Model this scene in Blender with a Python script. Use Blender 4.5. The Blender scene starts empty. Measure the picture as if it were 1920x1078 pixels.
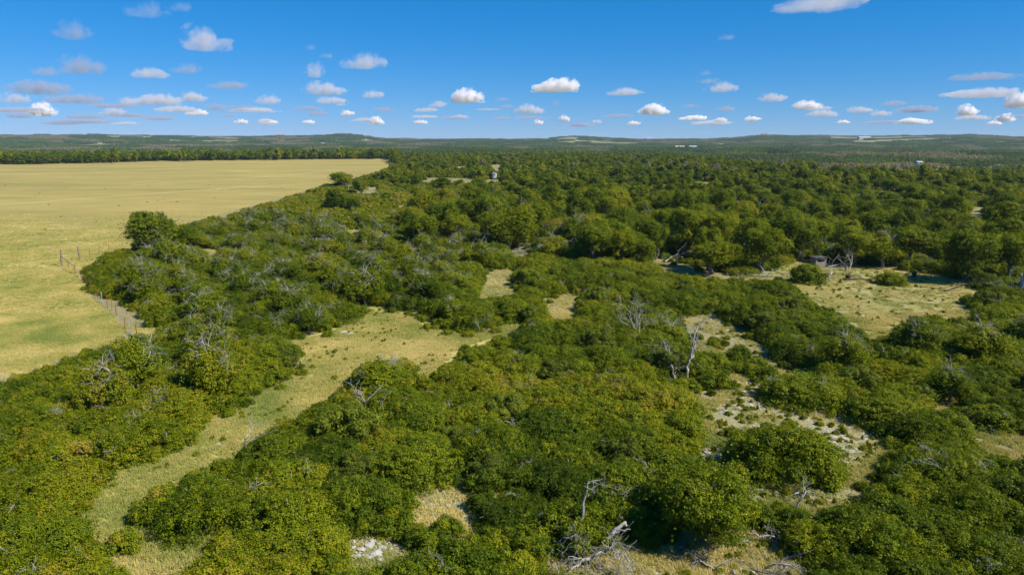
import bpy, math, random
import numpy as np
from mathutils import noise as mnoise, Vector
R = math.radians
SC = bpy.context.scene
COL = SC.collection
rng = np.random.default_rng(11)
random.seed(11)

# ------------------------------------------------------------------ camera, sky, sun, exposure
EYE = 22.0
PITCH = R(12.34)
cam_data = bpy.data.cameras.new('camera'); cam_data.lens = 24; cam_data.sensor_width = 36
cam_data.clip_start = 1; cam_data.clip_end = 200000
cam = bpy.data.objects.new('camera', cam_data); COL.objects.link(cam)
cam.location = (0, 0, EYE); cam.rotation_euler = (R(90) - PITCH, 0, 0)
SC.camera = cam
SUN_EL, SUN_AZ = 45.0, 116.0        # azimuth clockwise from the view direction (+Y)
world = bpy.data.worlds.new("World"); SC.world = world; world.use_nodes = True
wn = world.node_tree.nodes; wl = world.node_tree.links
sky = wn.new('ShaderNodeTexSky'); sky.sky_type = 'NISHITA'; sky.sun_disc = False
sky.sun_elevation = R(SUN_EL); sky.sun_rotation = R(SUN_AZ)
sky.altitude = 600; sky.air_density = 0.85; sky.dust_density = 0.0; sky.ozone_density = 10.0
hs = wn.new('ShaderNodeHueSaturation'); hs.inputs['Saturation'].default_value = 1.22
wt = wn.new('ShaderNodeMix'); wt.data_type = 'RGBA'; wt.blend_type = 'MULTIPLY'; wt.inputs[0].default_value = 1; wt.inputs[7].default_value = (0.66, 0.95, 1.10, 1)
wl.new(sky.outputs[0], hs.inputs['Color']); wl.new(hs.outputs[0], wt.inputs[6]); 
sc_in = wn.new('ShaderNodeSeparateColor'); sc_out = wn.new('ShaderNodeCombineColor'); wl.new(wt.outputs[2], sc_in.inputs[0])
for ch, (pw, kk) in enumerate(((.93, 1.0), (.60, 1.59), (.60, 2.15))):     # the camera's rendering of the blue, the same in every direction
    pwn = wn.new('ShaderNodeMath'); pwn.operation = 'POWER'; pwn.inputs[1].default_value = pw; wl.new(sc_in.outputs[ch], pwn.inputs[0])
    mln = wn.new('ShaderNodeMath'); mln.operation = 'MULTIPLY'; mln.inputs[1].default_value = kk; wl.new(pwn.outputs[0], mln.inputs[0]); wl.new(mln.outputs[0], sc_out.inputs[ch])
wl.new(sc_out.outputs[0], wn['Background'].inputs[0])
wn['Background'].inputs[1].default_value = 0.070
sun_d = bpy.data.lights.new('sun', 'SUN'); sun_d.energy = 4.9; sun_d.angle = R(0.53); sun_d.color = (1, 0.94, 0.82)
sun = bpy.data.objects.new('sun', sun_d); COL.objects.link(sun)
sv = Vector((math.sin(R(SUN_AZ)) * math.cos(R(SUN_EL)), math.cos(R(SUN_AZ)) * math.cos(R(SUN_EL)), math.sin(R(SUN_EL))))
sun.rotation_euler = sv.to_track_quat('Z', 'Y').to_euler(); sun.location = (0, 0, 300)
SC.view_settings.view_transform = 'Standard'; SC.view_settings.look = 'None'
SC.view_settings.exposure = 0.62; SC.view_settings.gamma = 1.0; SC.view_settings.use_curve_mapping = False
SC.render.engine = 'CYCLES'
cy = SC.cycles
cy.max_bounces = 9; cy.diffuse_bounces = 3; cy.glossy_bounces = 2; cy.transmission_bounces = 3
cy.volume_bounces = 8; cy.transparent_max_bounces = 8
cy.use_adaptive_sampling = True; cy.adaptive_threshold = 0.01
cy.use_denoising = True
cy.caustics_reflective = False; cy.caustics_refractive = False
cy.volume_step_rate = 1.0; cy.volume_max_steps = 64

# ------------------------------------------------------------------ survey: from a bearing in the picture to a place on the ground
F = 1280.0
cp, sp = math.cos(PITCH), math.sin(PITCH)
def ray(px, py):
    x = (px - 960) / F; v = (539 - py) / F
    return np.array([x, cp + v * sp, -sp + v * cp])
def ground_at(px, py, z=0.0):
    d = ray(px, py); t = (z - EYE) / d[2]
    return np.array([d[0] * t, d[1] * t, z])
def at_depth(px, py, Y):
    d = ray(px, py); t = Y / d[1]
    return np.array([d[0] * t, Y, EYE + d[2] * t])
def project(P):
    P = np.asarray(P, float); dx, dy, dz = P[..., 0], P[..., 1], P[..., 2] - EYE
    zc = dy * cp - dz * sp
    return 960 + F * dx / zc, 539 - F * (dy * sp + dz * cp) / zc

# ------------------------------------------------------------------ materials
def new_mat(name):
    m = bpy.data.materials.new(name); m.use_nodes = True
    nt = m.node_tree; nt.nodes.clear()
    return m, nt.nodes, nt.links
def mathn(n, l, op, a, b=None, clamp=False):
    x = n.new('ShaderNodeMath'); x.operation = op; x.use_clamp = clamp
    for i, v in enumerate((a, b)):
        if v is None: continue
        if isinstance(v, (int, float)): x.inputs[i].default_value = v
        else: l.new(v, x.inputs[i])
    return x.outputs[0]
def ramp(n, l, fac, stops, interp='LINEAR'):
    r = n.new('ShaderNodeValToRGB'); r.color_ramp.interpolation = interp
    e = r.color_ramp.elements
    e[0].position = stops[0][0]; e[0].color = (*stops[0][1], 1)
    e[1].position = stops[-1][0]; e[1].color = (*stops[-1][1], 1)
    for p, c in stops[1:-1]:
        k = e.new(p); k.color = (*c, 1)
    if fac is not None: l.new(fac, r.inputs[0])
    return r.outputs[0]
def noise_n(n, l, coord, scale, detail=4, rough=0.6, dist=0.0):
    t = n.new('ShaderNodeTexNoise'); t.inputs['Scale'].default_value = scale; t.inputs['Detail'].default_value = detail
    t.inputs['Roughness'].default_value = rough; t.inputs['Distortion'].default_value = dist
    l.new(coord, t.inputs['Vector']); return t.outputs['Fac']
def mixc(n, l, fac, a, b, mode='MIX'):
    m = n.new('ShaderNodeMix'); m.data_type = 'RGBA'; m.blend_type = mode
    if isinstance(fac, (int, float)): m.inputs[0].default_value = fac
    else: l.new(fac, m.inputs[0])
    for i, v in ((6, a), (7, b)):
        if isinstance(v, tuple): m.inputs[i].default_value = (*v, 1)
        else: l.new(v, m.inputs[i])
    return m.outputs[2]

def foliage_mat(name, stops, rough=0.5, trans=0.32, spec=0.10):
    m, n, l = new_mat(name)
    out = n.new('ShaderNodeOutputMaterial')
    ti = n.new('ShaderNodeAttribute'); ti.attribute_type = 'INSTANCER'; ti.attribute_name = 'tint'
    cv = n.new('ShaderNodeAttribute'); cv.attribute_type = 'GEOMETRY'; cv.attribute_name = 'cv'
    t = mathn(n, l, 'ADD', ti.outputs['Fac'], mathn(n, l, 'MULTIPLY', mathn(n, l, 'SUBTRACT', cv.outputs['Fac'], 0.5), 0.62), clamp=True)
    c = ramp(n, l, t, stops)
    pr = n.new('ShaderNodeBsdfPrincipled'); l.new(c, pr.inputs['Base Color'])
    pr.inputs['Roughness'].default_value = rough; pr.inputs['Specular IOR Level'].default_value = spec
    tr = n.new('ShaderNodeBsdfTranslucent'); l.new(mixc(n, l, 0.35, c, (0.34, 0.36, 0.008)), tr.inputs['Color'])
    mx = n.new('ShaderNodeMixShader'); mx.inputs[0].default_value = trans
    l.new(pr.outputs[0], mx.inputs[1]); l.new(tr.outputs[0], mx.inputs[2]); l.new(mx.outputs[0], out.inputs[0])
    return m
LEAF = foliage_mat('oak_leaves', [(0.0, (0.045, 0.078, 0.004)), (0.20, (0.098, 0.146, 0.005)), (0.42, (0.196, 0.232, 0.006)),
                                  (0.60, (0.27, 0.268, 0.008)), (0.76, (0.34, 0.22, 0.02)), (0.88, (0.17, 0.15, 0.11)), (1.0, (0.20, 0.185, 0.17))])
CEDAR = foliage_mat('juniper_needles', [(0.0, (0.05, 0.07, 0.004)), (0.5, (0.13, 0.165, 0.006)), (1.0, (0.20, 0.22, 0.01))], 0.7, 0.15, 0.2)

def bark_mat(name, a, b, sc=6):
    m, n, l = new_mat(name); out = n.new('ShaderNodeOutputMaterial')
    tc = n.new('ShaderNodeTexCoord')
    f = noise_n(n, l, tc.outputs['Object'], sc, 6, 0.7)
    c = ramp(n, l, f, [(0.3, a), (0.7, b)])
    pr = n.new('ShaderNodeBsdfPrincipled'); l.new(c, pr.inputs['Base Color']); pr.inputs['Roughness'].default_value = 0.85
    pr.inputs['Specular IOR Level'].default_value = 0.15
    bp = n.new('ShaderNodeBump'); bp.inputs['Strength'].default_value = 0.5; bp.inputs['Distance'].default_value = 0.03
    l.new(f, bp.inputs['Height']); l.new(bp.outputs[0], pr.inputs['Normal']); l.new(pr.outputs[0], out.inputs[0])
    return m
BARK = bark_mat('oak_bark', (0.10, 0.085, 0.07), (0.24, 0.22, 0.19))
DEAD = bark_mat('weathered_wood', (0.15, 0.135, 0.12), (0.48, 0.45, 0.415), 4)
TWIG = bark_mat('grey_twigs', (0.18, 0.165, 0.15), (0.40, 0.375, 0.35), 3)
ROCK = bark_mat('limestone', (0.28, 0.265, 0.235), (0.52, 0.495, 0.445), 5)
CHAR = bark_mat('dark_wood', (0.03, 0.026, 0.022), (0.10, 0.085, 0.07), 6)
POSTW = bark_mat('old_cedar_post', (0.12, 0.09, 0.07), (0.30, 0.25, 0.21), 8)

def plain(name, col, rough=0.6, metal=0.0, var=0.15, scale=4):
    m, n, l = new_mat(name); out = n.new('ShaderNodeOutputMaterial')
    tc = n.new('ShaderNodeTexCoord'); f = noise_n(n, l, tc.outputs['Object'], scale, 5, 0.65)
    c = ramp(n, l, f, [(0.3, tuple(v * (1 - var) for v in col)), (0.7, tuple(min(1, v * (1 + var)) for v in col))])
    pr = n.new('ShaderNodeBsdfPrincipled'); l.new(c, pr.inputs['Base Color']); pr.inputs['Roughness'].default_value = rough
    pr.inputs['Metallic'].default_value = metal; l.new(pr.outputs[0], out.inputs[0]); return m
RUST = plain('rusty_steel', (0.20, 0.075, 0.04), 0.8, 0.0, 0.35, 12)
GALV = plain('galvanised_steel', (0.55, 0.57, 0.60), 0.45, 0.5, 0.2, 3)
WHITEM = plain('white_sheet_metal', (0.36, 0.39, 0.43), 0.5, 0.0, 0.12, .6)
REDROOF = plain('red_brown_roof', (0.26, 0.10, 0.07), 0.7)
GREYROOF = plain('grey_metal_roof', (0.42, 0.44, 0.47), 0.5, 0.2)
TANW = plain('tan_wall', (0.45, 0.38, 0.30), 0.85)
WINDOWD = plain('dark_window', (0.02, 0.025, 0.03), 0.2)
BLINDW = plain('grey_weathered_plywood', (0.20, 0.175, 0.165), 0.85, 0, 0.3, 2)
BLINDR = plain('dark_roofing', (0.05, 0.05, 0.055), 0.8)

def grass_ground(name, dry, green, bare, s=1.0, stone=0.0, patch=0.5, stretch=(1, 1, 1), far=None):
    """dry grass sheet: patches of straw and green at several sizes, bare earth, scattered chips of stone"""
    m, n, l = new_mat(name); out = n.new('ShaderNodeOutputMaterial')
    g = n.new('ShaderNodeNewGeometry')
    mp = n.new('ShaderNodeMapping'); mp.inputs['Scale'].default_value = stretch; mp.inputs['Rotation'].default_value = (0, 0, 0.15)
    l.new(g.outputs['Position'], mp.inputs['Vector']); P = mp.outputs[0]
    big = noise_n(n, l, P, 0.018 * s, 5, 0.6, 0.6)
    mid = noise_n(n, l, P, 0.11 * s, 6, 0.65, 0.8)
    fine = noise_n(n, l, g.outputs['Position'], 1.1, 6, 0.75, 0.4)
    t = mathn(n, l, 'ADD', mathn(n, l, 'MULTIPLY', big, 0.45), mathn(n, l, 'ADD', mathn(n, l, 'MULTIPLY', mid, 0.35), mathn(n, l, 'MULTIPLY', fine, 0.20)))
    c = ramp(n, l, t, [(0.36, green), (0.47, tuple(0.5 * (a + b) for a, b in zip(green, dry))), (0.55, dry), (0.66, tuple(min(1, v * 1.18) for v in dry))])
    b = noise_n(n, l, P, 0.3, 6, 0.7, 1.0)
    c = mixc(n, l, mathn(n, l, 'MULTIPLY', ramp(n, l, b, [(0.50, (0, 0, 0)), (0.75, (1, 1, 1))]), 0.6), c, bare)
    fr = noise_n(n, l, g.outputs['Position'], 5.0, 5, 0.8)
    c = mixc(n, l, 0.35, c, ramp(n, l, fr, [(0.3, (0.25, 0.25, 0.22)), (0.7, (0.95, 0.95, 0.9))]), 'SOFT_LIGHT')
    if stone:
        v = n.new('ShaderNodeTexVoronoi'); v.inputs['Scale'].default_value = 3.2; l.new(g.outputs['Position'], v.inputs['Vector'])
        sm = ramp(n, l, v.outputs['Distance'], [(0.20, (1, 1, 1)), (0.28, (0, 0, 0))])
        pm = ramp(n, l, noise_n(n, l, P, 0.35, 4, 0.6), [(0.52 - 0.2 * stone, (0, 0, 0)), (0.60, (1, 1, 1))])
        c = mixc(n, l, mathn(n, l, 'MULTIPLY', sm, pm), c, (0.42, 0.39, 0.34))
    pr = n.new('ShaderNodeBsdfPrincipled'); l.new(c, pr.inputs['Base Color']); pr.inputs['Roughness'].default_value = 0.95
    pr.inputs['Specular IOR Level'].default_value = 0.1
    bp = n.new('ShaderNodeBump'); bp.inputs['Strength'].default_value = 0.6; bp.inputs['Distance'].default_value = 0.15
    l.new(fine, bp.inputs['Height']); l.new(bp.outputs[0], pr.inputs['Normal']); l.new(pr.outputs[0], out.inputs[0])
    return m
M_GROUND = grass_ground('rough_grass_ground', (0.25, 0.215, 0.10), (0.14, 0.145, 0.05), (0.20, 0.165, 0.115), 1.4, 0.3)
M_PAST = grass_ground('pasture_grass', (0.335, 0.262, 0.082), (0.20, 0.183, 0.05), (0.25, 0.20, 0.12), 1.0, 0.0, stretch=(0.45, 1.6, 1))
M_TRAIL = grass_ground('trail_grass', (0.36, 0.325, 0.10), (0.25, 0.285, 0.078), (0.28, 0.24, 0.12), 2.6, 0.0)
M_CLEAR = grass_ground('clearing_grass', (0.27, 0.235, 0.08), (0.18, 0.20, 0.055), (0.24, 0.20, 0.12), 1.6, 0.3)
M_STONY = grass_ground('stony_ground', (0.27, 0.235, 0.115), (0.17, 0.18, 0.065), (0.34, 0.30, 0.245), 2.5, 0.55)
M_FIELD = grass_ground('hay_field', (0.22, 0.20, 0.09), (0.15, 0.155, 0.065), (0.19, 0.165, 0.10), 0.3, 0.0)

m_, n_, l_ = new_mat('grass_blades')
GRASS = m_
o_ = n_.new('ShaderNodeOutputMaterial'); a_ = n_.new('ShaderNodeAttribute'); a_.attribute_type = 'INSTANCER'; a_.attribute_name = 'tint'
c_ = ramp(n_, l_, a_.outputs['Fac'], [(0.0, (0.18, 0.24, 0.055)), (0.35, (0.30, 0.315, 0.078)), (0.7, (0.45, 0.39, 0.12)), (1.0, (0.60, 0.50, 0.19))])
d_ = n_.new('ShaderNodeBsdfDiffuse'); t_ = n_.new('ShaderNodeBsdfTranslucent'); x_ = n_.new('ShaderNodeMixShader'); x_.inputs[0].default_value = 0.3
l_.new(c_, d_.inputs[0]); l_.new(c_, t_.inputs[0]); l_.new(d_.outputs[0], x_.inputs[1]); l_.new(t_.outputs[0], x_.inputs[2]); l_.new(x_.outputs[0], o_.inputs[0])

# ------------------------------------------------------------------ mesh helpers
def mesh_np(name, V, Fc, k, mats, attr=None, mi=None):
    """V (n,3); Fc (m,k) faces of k corners"""
    me = bpy.data.meshes.new(name)
    V = np.ascontiguousarray(V, np.float32); Fc = np.ascontiguousarray(Fc, np.int32)
    me.vertices.add(len(V)); me.vertices.foreach_set('co', V.ravel())
    me.loops.add(Fc.size); me.loops.foreach_set('vertex_index', Fc.ravel())
    me.polygons.add(len(Fc)); me.polygons.foreach_set('loop_start', np.arange(0, Fc.size, k, dtype=np.int32))
    for m in (mats if isinstance(mats, (list, tuple)) else [mats]): me.materials.append(m)
    if mi is not None: me.polygons.foreach_set('material_index', np.asarray(mi, np.int32))
    if attr is not None:
        a = me.attributes.new('cv', 'FLOAT', 'POINT'); a.data.foreach_set('value', np.asarray(attr, np.float32))
    me.update(calc_edges=True); return me
def unit(v): return v / np.maximum(np.linalg.norm(v, axis=-1, keepdims=True), 1e-9)

def leaves(rg, C, N, L, W, cv):
    """a bent diamond leaf (or leaf spray) at every C, facing about N"""
    n = len(C); N = unit(N)
    a = rg.normal(size=(n, 3)); U = unit(a - (a * N).sum(1, keepdims=True) * N); Vv = np.cross(N, U)
    s = rg.uniform(0.7, 1.3, (n, 1)); L = L * s; W = W * s
    bend = N * L * 0.18
    V = np.stack([C - U * L / 2 - bend, C - Vv * W / 2, C + U * L / 2 - bend, C + Vv * W / 2], 1).reshape(-1, 3)
    return V, np.arange(4 * n).reshape(-1, 4), np.repeat(cv, 4)

def tube(path, rad, n=5):
    """ring tube along a path (with slight irregularity)"""
    P = np.asarray(path, float); k = len(P); T = np.gradient(P, axis=0); T = unit(T)
    ref = np.array([0.31, 0.17, 0.93]); A = np.cross(T, ref); A = unit(A); B = np.cross(T, A)
    th = np.linspace(0, 2 * np.pi, n, endpoint=False)
    rad = np.broadcast_to(np.asarray(rad, float), (k,))
    V = P[:, None] + rad[:, None, None] * (np.cos(th)[None, :, None] * A[:, None] + np.sin(th)[None, :, None] * B[:, None])
    V = V.reshape(-1, 3); Fq = []
    for i in range(k - 1):
        for j in range(n):
            a = i * n + j; b = i * n + (j + 1) % n
            Fq.append((a, b, b + n, a + n))
    return V, np.array(Fq)
def tubes(lst, n=5):
    Vs, Fs, o = [], [], 0
    for p, r in lst:
        V, Fq = tube(p, r, n); Vs.append(V); Fs.append(Fq + o); o += len(V)
    return np.concatenate(Vs), np.concatenate(Fs)
def wiggle(rg, a, b, k, amp, sag=0.0):
    a, b = np.asarray(a, float), np.asarray(b, float); t = np.linspace(0, 1, k)[:, None]
    P = a + (b - a) * t; d = np.linalg.norm(b - a)
    w = np.cumsum(rg.normal(size=(k, 3)), 0); w -= w[0] + (w[-1] - w[0]) * t
    P = P + w * amp * d / math.sqrt(k); P[:, 2] += sag * d * (t[:, 0] * (1 - t[:, 0]) * 4)
    return P

def branching(rg, p, d, length, rad, depth, out, spread=0.7, grav=0.0, kids=(2, 4), minr=0.006):
    k = 6; pts = [np.array(p, float)]; d = unit(np.array(d, float))
    for i in range(k - 1):
        d = unit(d + rg.normal(size=3) * 0.22 + np.array([0, 0, grav]))
        pts.append(pts[-1] + d * length / (k - 1))
    pts = np.array(pts); r = np.linspace(rad, max(minr, rad * (0.45 if depth else 0.2)), k)
    out.append((pts, r))
    if depth <= 0: return
    for j in range(rg.integers(kids[0], kids[1] + 1)):
        i = rg.integers(2, k); nd = unit(d * 0.8 + rg.normal(size=3) * spread)
        branching(rg, pts[i], nd, length * rg.uniform(0.45, 0.75), r[i] * rg.uniform(0.5, 0.75), depth - 1, out, spread, grav, kids, minr)

def clump_leaves(rg, centers, radii, n, L, W, clus_r, zmin=0.05, upbias=0.25, per=14):
    """leaves gathered in twig clusters over the outside of rounded lumps"""
    centers = np.asarray(centers, float); radii = np.asarray(radii, float)
    nc = max(1, n // per); pick = rg.choice(len(centers), nc, p=radii ** 2 / (radii ** 2).sum())
    D = unit(rg.normal(size=(nc, 3)) + np.array([0, 0, upbias]))
    depth = 1.03 - np.abs(rg.normal(size=(nc, 1))) * 0.22
    C = centers[pick] + D * radii[pick][:, None] * np.clip(depth, 0.3, 1.12) * np.array([1, 1, 0.9])
    ccv = rg.normal(0.5, 0.15, len(centers))[pick] + rg.normal(0, 0.12, nc)
    nn = nc * per; ci = np.repeat(np.arange(nc), per)
    off = np.clip(rg.normal(size=(nn, 3)), -1.7, 1.7) * clus_r * 0.5 * np.array([1, 1, 0.7])
    Pt = C[ci] + off
    N = D[ci] * 0.7 + unit(off) * 0.5 + rg.normal(size=(nn, 3)) * 0.42 + np.array([0.12, -0.1, 0.45])
    cv = ccv[ci] + rg.normal(0, 0.12, nn); cv += (rg.random(nn) < 0.022) * 0.45
    keep = Pt[:, 2] > zmin
    return leaves(rg, Pt[keep], N[keep], L, W, np.clip(cv[keep], 0, 1.2))

def shrub_parts(seed, r, h, n, L, W, lumps, stems=True, bare=0, clus=0.2, fill=0.12):
    rg = np.random.default_rng(seed); cs, rs = [], []
    for i in range(lumps):
        a = rg.uniform(0, 2 * np.pi); q = math.sqrt(rg.random()) * 0.82
        rl = r * rg.uniform(0.17, 0.30) * (1.3 if lumps < 12 else 1)
        top = h * (1 - 0.62 * q ** 2.6) * rg.uniform(0.86, 1.06)
        cs.append((q * r * math.cos(a) * rg.uniform(.9, 1.1), q * r * math.sin(a), max(rl * 0.35, top - rl * 0.85))); rs.append(rl)
        if rg.random() < 0.6:    # a lower skirt so that the foliage reaches the ground
            cs.append((r * 0.85 * math.cos(a) * rg.uniform(.85, 1.05), r * 0.85 * math.sin(a), rl * 0.3)); rs.append(rl * 0.8)
    V, Fq, cv = clump_leaves(rg, cs, rs, n, L, W, clus)
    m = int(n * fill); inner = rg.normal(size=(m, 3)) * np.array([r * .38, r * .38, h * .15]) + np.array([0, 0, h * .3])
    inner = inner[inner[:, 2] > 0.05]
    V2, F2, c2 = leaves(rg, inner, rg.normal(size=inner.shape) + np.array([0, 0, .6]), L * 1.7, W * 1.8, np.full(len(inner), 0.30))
    fol = (np.concatenate([V, V2]), np.concatenate([Fq, F2 + len(V)]), np.concatenate([cv, c2]))
    tb = []; ends = []
    if stems:
        for i in range(min(9, len(cs))):
            b = np.array([rg.normal() * r * .2, rg.normal() * r * .2, -0.1])
            e = np.array(cs[i]) + rg.normal(size=3) * rs[i] * 0.3; e[2] = max(e[2], .3)
            ends.append(e); tb.append((wiggle(rg, b, e, 6, 0.12), np.linspace(0.05, 0.018, 6) * (0.6 + r / 4)))
    for i in range(bare):
        j = rg.integers(len(ends)); p0 = ends[j]
        branching(rg, p0, np.array([rg.normal() * .6, rg.normal() * .6, 1.0]), rs[j] * rg.uniform(0.9, 1.5), 0.03, 2, tb, 0.9, 0, (2, 4), 0.008)
    return fol, (tubes(tb, 4) if tb else None)

def tree_parts(seed, r, h, n, L, W, lumps, trunk_r=0.18, low=0.35, clus=0.28, bare=0, sides=6, lean=0.12, per=14):
    rg = np.random.default_rng(seed); cs, rs = [], []
    cz = h * (low + (1 - low) * 0.47); rz = h * (1 - low) * 0.5
    for i in range(lumps):
        d = unit(rg.normal(size=3) + np.array([0, 0, 0.25])); q = rg.uniform(0.35, 0.8)
        rl = r * rg.uniform(0.18, 0.38)
        cs.append((d[0] * q * r, d[1] * q * r, cz + d[2] * q * rz)); rs.append(rl)
    for i in range(3):
        cs.append((rg.normal() * r * .25, rg.normal() * r * .25, cz + rg.uniform(-.1, .5) * rz)); rs.append(r * .42)
    V, Fq, cv = clump_leaves(rg, cs, rs, n, L, W, clus, h * low * 0.35, 0.3, per)
    m = int(n * .1); inner = rg.normal(size=(m, 3)) * np.array([r * .36, r * .36, rz * .36]) + np.array([0, 0, cz])
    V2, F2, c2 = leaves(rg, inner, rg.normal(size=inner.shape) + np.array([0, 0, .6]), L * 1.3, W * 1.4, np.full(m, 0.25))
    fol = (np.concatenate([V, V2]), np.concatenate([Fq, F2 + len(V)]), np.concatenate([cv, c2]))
    tb = []; fork = np.array([rg.normal() * lean * h * .5, rg.normal() * lean * h * .5, h * low * rg.uniform(.75, 1.0)])
    tb.append((wiggle(rg, (0, 0, -.3), fork, 6, .06), np.linspace(trunk_r * 1.35, trunk_r * .8, 6)))
    if seed % 3 == 0:
        tb.append((wiggle(rg, (0, 0, -.3), fork * np.array([-1.5, 1, 1.1]), 6, .08), np.linspace(trunk_r, trunk_r * .6, 6)))
    order = rg.permutation(len(cs))[:9 if sides > 4 else 5]
    for i in order:
        tb.append((wiggle(rg, fork, np.array(cs[i]) * np.array([.95, .95, 1]), 6, .12, .05), np.linspace(trunk_r * .6, trunk_r * .12, 6)))
    for i in range(bare):
        j = order[rg.integers(len(order))]; branching(rg, np.array(cs[j]) * np.array([.95, .95, 1]), (rg.normal() * .8, rg.normal() * .8, .8), rs[j] * 1.7, 0.04, 2, tb, 0.8)
    return fol, tubes(tb, sides)

def new_obj(name, me, parent=None, loc=None, kind=None):
    o = bpy.data.objects.new(name, me); COL.objects.link(o)
    if parent is not None: o.parent = parent
    if loc is not None: o.location = [float(v) for v in loc]
    if kind: o['kind'] = kind
    return o
def tag(o, label, cat, group=None):
    o['label'] = label; o['category'] = cat
    if group: o['group'] = group
    return o

# ------------------------------------------------------------------ plant meshes (shared by every copy)
def build_variant(kind, parts, leaf=LEAF, wood=BARK):
    (V, Fq, cv), w = parts
    fm = mesh_np(kind + '_foliage', V, Fq, 4, leaf, cv)
    wm = mesh_np(kind + '_wood', w[0], w[1], 4, wood) if w is not None else None
    if w is not None:
        cm = mesh_np(kind, np.concatenate([V, w[0]]), np.concatenate([Fq, w[1] + len(V)]), 4, [leaf, wood],
                     np.concatenate([cv, np.full(len(w[0]), .5)]), np.r_[np.zeros(len(Fq), int), np.ones(len(w[1]), int)])
    else: cm = fm
    return dict(fol=fm, wood=wm, whole=cm, src=None)
VAR = {}
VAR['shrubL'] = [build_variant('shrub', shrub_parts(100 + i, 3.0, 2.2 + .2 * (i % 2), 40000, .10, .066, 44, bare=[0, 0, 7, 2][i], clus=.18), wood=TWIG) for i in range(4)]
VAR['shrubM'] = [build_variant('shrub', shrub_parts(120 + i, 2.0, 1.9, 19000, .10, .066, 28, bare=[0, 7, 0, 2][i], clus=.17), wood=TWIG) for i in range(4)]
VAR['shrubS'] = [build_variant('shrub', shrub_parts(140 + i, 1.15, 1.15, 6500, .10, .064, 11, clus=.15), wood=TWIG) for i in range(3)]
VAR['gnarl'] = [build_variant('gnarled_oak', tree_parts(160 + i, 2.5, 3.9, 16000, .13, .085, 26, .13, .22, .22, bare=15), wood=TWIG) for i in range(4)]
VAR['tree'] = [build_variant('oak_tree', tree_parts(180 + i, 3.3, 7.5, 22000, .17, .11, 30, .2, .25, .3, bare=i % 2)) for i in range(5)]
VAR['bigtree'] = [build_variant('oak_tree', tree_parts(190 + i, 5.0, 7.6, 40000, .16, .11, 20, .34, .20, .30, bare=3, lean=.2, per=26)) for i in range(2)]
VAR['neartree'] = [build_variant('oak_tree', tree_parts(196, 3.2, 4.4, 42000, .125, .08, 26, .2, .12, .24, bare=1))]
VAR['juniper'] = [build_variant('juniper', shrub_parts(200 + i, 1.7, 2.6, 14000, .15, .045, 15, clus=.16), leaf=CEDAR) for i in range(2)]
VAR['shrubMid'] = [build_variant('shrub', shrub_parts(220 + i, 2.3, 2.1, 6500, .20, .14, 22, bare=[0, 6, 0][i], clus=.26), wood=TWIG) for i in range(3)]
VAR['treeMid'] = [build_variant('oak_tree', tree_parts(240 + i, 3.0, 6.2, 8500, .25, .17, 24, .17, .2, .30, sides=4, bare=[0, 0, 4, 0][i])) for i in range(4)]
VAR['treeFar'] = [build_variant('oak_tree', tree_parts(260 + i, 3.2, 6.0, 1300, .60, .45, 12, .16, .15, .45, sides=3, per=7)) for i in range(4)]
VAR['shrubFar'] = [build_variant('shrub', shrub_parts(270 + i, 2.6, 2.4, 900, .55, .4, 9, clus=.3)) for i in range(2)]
def dead_parts(seed, h, rad, depth=3, spread=.75, lean=.2, kids=(3, 4)):
    rg = np.random.default_rng(seed); out = []
    branching(rg, (0, 0, -.3), (rg.normal() * lean, rg.normal() * lean, 1), h * .62, rad, depth, out, spread, .04, kids, .009)
    return out
DEADV = []
for i in range(4):
    tb = dead_parts(300 + i, 5.0, .13); V, Fq = tubes(tb, 5); DEADV.append(mesh_np('dead_tree', V, Fq, 4, DEAD))
# dense grey leafless crown for distant dead oaks
rgp = np.random.default_rng(5)
def patch_mesh(seed, grey):
    rg = np.random.default_rng(seed); Vs, Fs, Cs, o = [], [], [], 0
    for i in range(100):
        x, y = rg.uniform(-31, 31, 2); r = rg.uniform(2.3, 4.9); h = rg.uniform(3.5, 8.5); nl = 64
        D = unit(rg.normal(size=(nl, 3)) + np.array([0, 0, .5]))
        lump = 1 + .25 * np.sin(D[:, 0] * 5 + i) * np.cos(D[:, 1] * 4 + i * 2)
        C = np.array([x, y, h * .5]) + D * np.array([r, r, h * .5]) * (rg.uniform(.7, 1.0, (nl, 1)) * lump[:, None]); C[:, 2] = np.maximum(C[:, 2], .3)
        c0 = rg.normal(.5, .15)
        V, Fq, cv = leaves(rg, C, D + rg.normal(size=(nl, 3)) * .4, 1.5, 1.15, np.clip(c0 + rg.normal(0, .08, nl), 0, 1.1))
        Vs.append(V); Fs.append(Fq + o); Cs.append(cv); o += len(V)
    return mesh_np('woodland_patch', np.concatenate(Vs), np.concatenate(Fs), 4, LEAF, np.concatenate(Cs))
PATCH = [patch_mesh(400 + i, False) for i in range(5)]

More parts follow.
